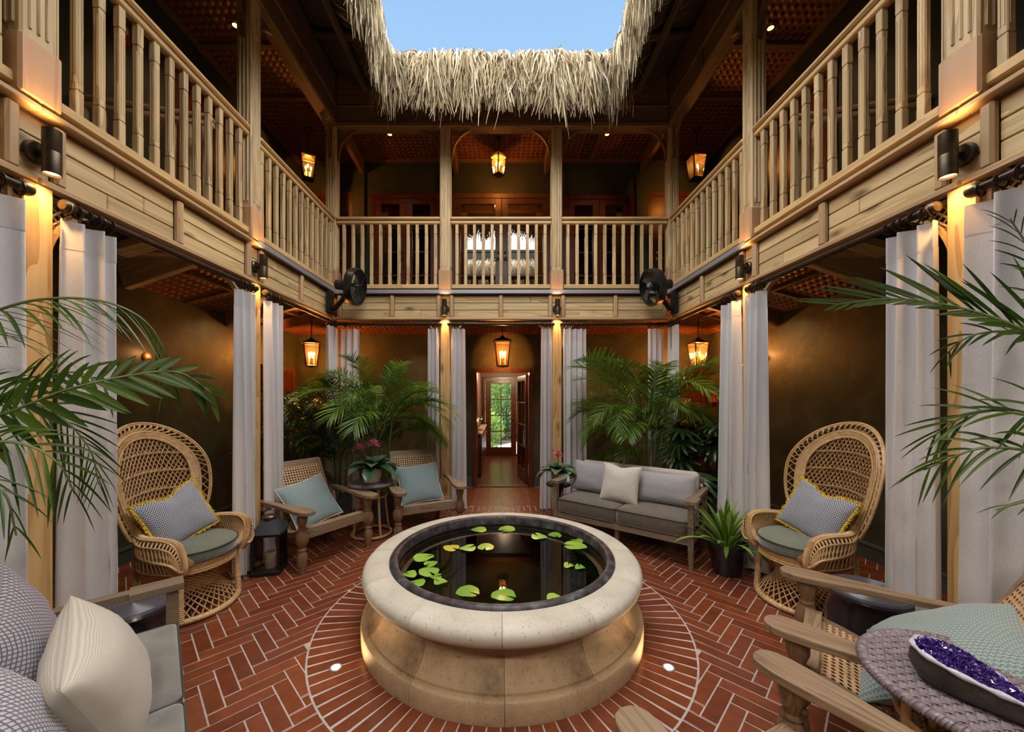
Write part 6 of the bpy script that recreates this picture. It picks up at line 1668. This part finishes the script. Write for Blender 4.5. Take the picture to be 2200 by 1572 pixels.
near_frond(kl, [KB, at(-160,1010,1.25), at(-60,1020,1.22), at(10,1060,1.22), at(35,1150,1.24)], 20, .19, .014, .45, 6, .8, .05)
kr = thing('potted_palm', 'near right palm whose fronds cross the right curtain and post', 'plant', (2.55,1.45,0), 0, 'potted palms')
pot([(.0005,0),(.17,0),(.175,.02),(.21,.37),(.22,.40),(.20,.40),(.195,.35)], grey_pot, kr, .197, .35)
KR = V((2.52,1.45,1.0)); MB().tube([(0,0,.33),(-.02,0,1.0)], [.022,.016], 8).build('stem', stem_m, kr, smooth=60)
near_frond(kr, [KR, at(2300,770,1.42), at(2190,705,1.42), at(2090,668,1.46), at(1990,648,1.52), at(1900,642,1.58), at(1790,655,1.66)], 40, .36, .021, .05, 11, .55, .04, V((0,-1,.15)), sl=(.35,1))
near_frond(kr, [KR, at(2290,760,1.5), at(2190,716,1.52), at(2110,715,1.56), at(2060,735,1.60), at(2030,765,1.64)], 26, .18, .014, .30, 12, .75, .2, V((0,-1,.5)))
near_frond(kr, [KR, at(2300,900,1.35), at(2200,890,1.36), at(2120,880,1.40), at(2050,905,1.46), at(2000,940,1.52)], 30, .26, .014, .20, 13, .7, .15, V((0,-1,.6)))
near_frond(kr, [KR, at(2300,985,1.30), at(2200,966,1.32), at(2110,962,1.36), at(2040,985,1.40), at(1985,1010,1.45)], 26, .24, .014, .40, 14, .75, .2, V((0,-1,.4)))
near_frond(kr, [KR, at(2330,760,1.40), at(2270,640,1.42), at(2215,540,1.46), at(2170,470,1.5)], 28, .30, .014, .20, 15, 1.15, .0, V((.2,-1,.2)))
near_frond(kr, [KR, at(2320,1080,1.28), at(2240,1070,1.28), at(2190,1080,1.3), at(2140,1095,1.32)], 10, .14, .02, .40, 16, .6, .1)
# bromeliads
def strap_leaf(t, inv, base, az, l, w, e0, curl, mat, name='leaf', n=9, tipw=.25, rg=random):
    vs = []; fs = []; p = V(base); a = math.radians(az); h = V((math.cos(a),math.sin(a),0)); sd = V((-math.sin(a),math.cos(a),0)); mb = MB()
    for i in range(n+1):
        q = i/n; e_ = e0-curl*q; dirv = h*math.cos(e_)+V((0,0,1))*math.sin(e_); nr = sd.cross(dirv)
        ww = w*.5*(.55+.6*math.sin(PI*min(1,q*.85)))*(1 if q < .8 else max(.03,(1-q)/.2)**.7)
        vs += [p-sd*ww-nr*ww*.35, p.copy(), p+sd*ww-nr*ww*.35]; p = p+dirv*(l/n)
    for i in range(n):
        for k in range(2): fs.append((i*3+k, i*3+k+1, (i+1)*3+k+1, (i+1)*3+k))
    mb.add(vs, fs); return mb.build(name, mat, t, inv, smooth=0, recalc=False)
pink_m = leaf_mat('pink_bract', (.62,.10,.22), (.80,.30,.42), .5, .25)
def flower(t, c, sc, seed):
    rg = random.Random(seed); c = V(c)
    for k in range(22):
        a = 137.5*k; e_ = 1.45-1.5*k/22; strap_leaf(t, None, c, a, .085*sc*rg.uniform(.8,1.1), .020*sc, e_, .35, pink_m, 'bract', 5, rg=rg)
def bromeliad(lab, loc, potspec, potmat, nl, ll, seed, flowers, mat=leaf_brom):
    rg = random.Random(seed); t = thing('potted_bromeliad', lab, 'plant', loc, 0, 'potted bromeliads')
    pot(potspec, potmat, t, potspec[3][0]*.9, potspec[3][1]-.02); z = potspec[3][1]-.03
    for k in range(nl):
        az = 137.5*k+rg.uniform(-12,12); q = k/nl; strap_leaf(t, None, (.02*math.cos(az),.02*math.sin(az),z), az, ll*(1.05-.35*q), .118, .55+.75*q+rg.uniform(-.1,.1), 1.9-.6*q, mat, rg=rg)
    for (fx, fy, fz, s) in flowers:
        MB().tube([(0,0,z),(fx*.6,fy*.6,z+fz*.6),(fx,fy,fz)], .007, 6).build('flower_stem', stem_m, t); flower(t, (fx,fy,fz), s, seed+int(fx*100))
cream_pot = plain('cream_glazed_pot', (.66,.60,.48), .3, var=.1, nscale=12)
bromeliad('pink flowering bromeliad in a white pot on the wicker table', (-1.50,4.40,.609), [(.0005,0),(.075,0),(.085,.012),(.098,.15),(.092,.16),(.06,.10)][0:0]+[(.0005,0),(.07,0),(.10,.05),(.098,.14),(.088,.158),(.08,.155),(.082,.12)], cream_pot, 17, .38, 41, [(.03,-.03,.42,1.15),(-.14,-.03,.38,1.0)])
MB().lathe([(.0005,0),(.085,0),(.098,.012),(.092,.014),(.0005,.010)], 28).build('saucer', cream_pot, bpy.data.objects['potted_bromeliad'], smooth=40)
bromeliad('single pink bromeliad on the black table left of the back sofa', (.705,4.80,.506), [(.0005,0),(.065,0),(.085,.05),(.09,.13),(.085,.145),(.078,.14),(.078,.11)], plain('taupe_pot', (.30,.26,.21), .5), 16, .33, 47, [(-.01,-.02,.34,1.1)])
# small potted strap-leaved plant
sp = thing('potted_plant', 'small light green plant in a glossy black pot left of the right wicker chair', 'plant', (2.035,3.46,0))
pot([(.0005,0),(.105,0),(.115,.015),(.155,.235),(.165,.25),(.168,.275),(.155,.278),(.148,.25)], plain('glossy_black_pot', (.015,.014,.022), .22), sp, .15, .245)
rg = random.Random(55)
for k in range(64):
    az = 137.5*k+rg.uniform(-10,10); q = k/52; r0 = .09*(1-q); strap_leaf(sp, None, (r0*math.cos(math.radians(az)),r0*math.sin(math.radians(az)),.24), az, rg.uniform(.30,.46)*(1.0 if q > .25 else 1.1), .031, .60+.95*q+rg.uniform(-.2,.1), 1.0-.75*q+rg.uniform(0,.3), leaf_lime if rg.random() < .45 else leaf_areca, rg=rg)
# nothing may cast through the lens: the scene ends here
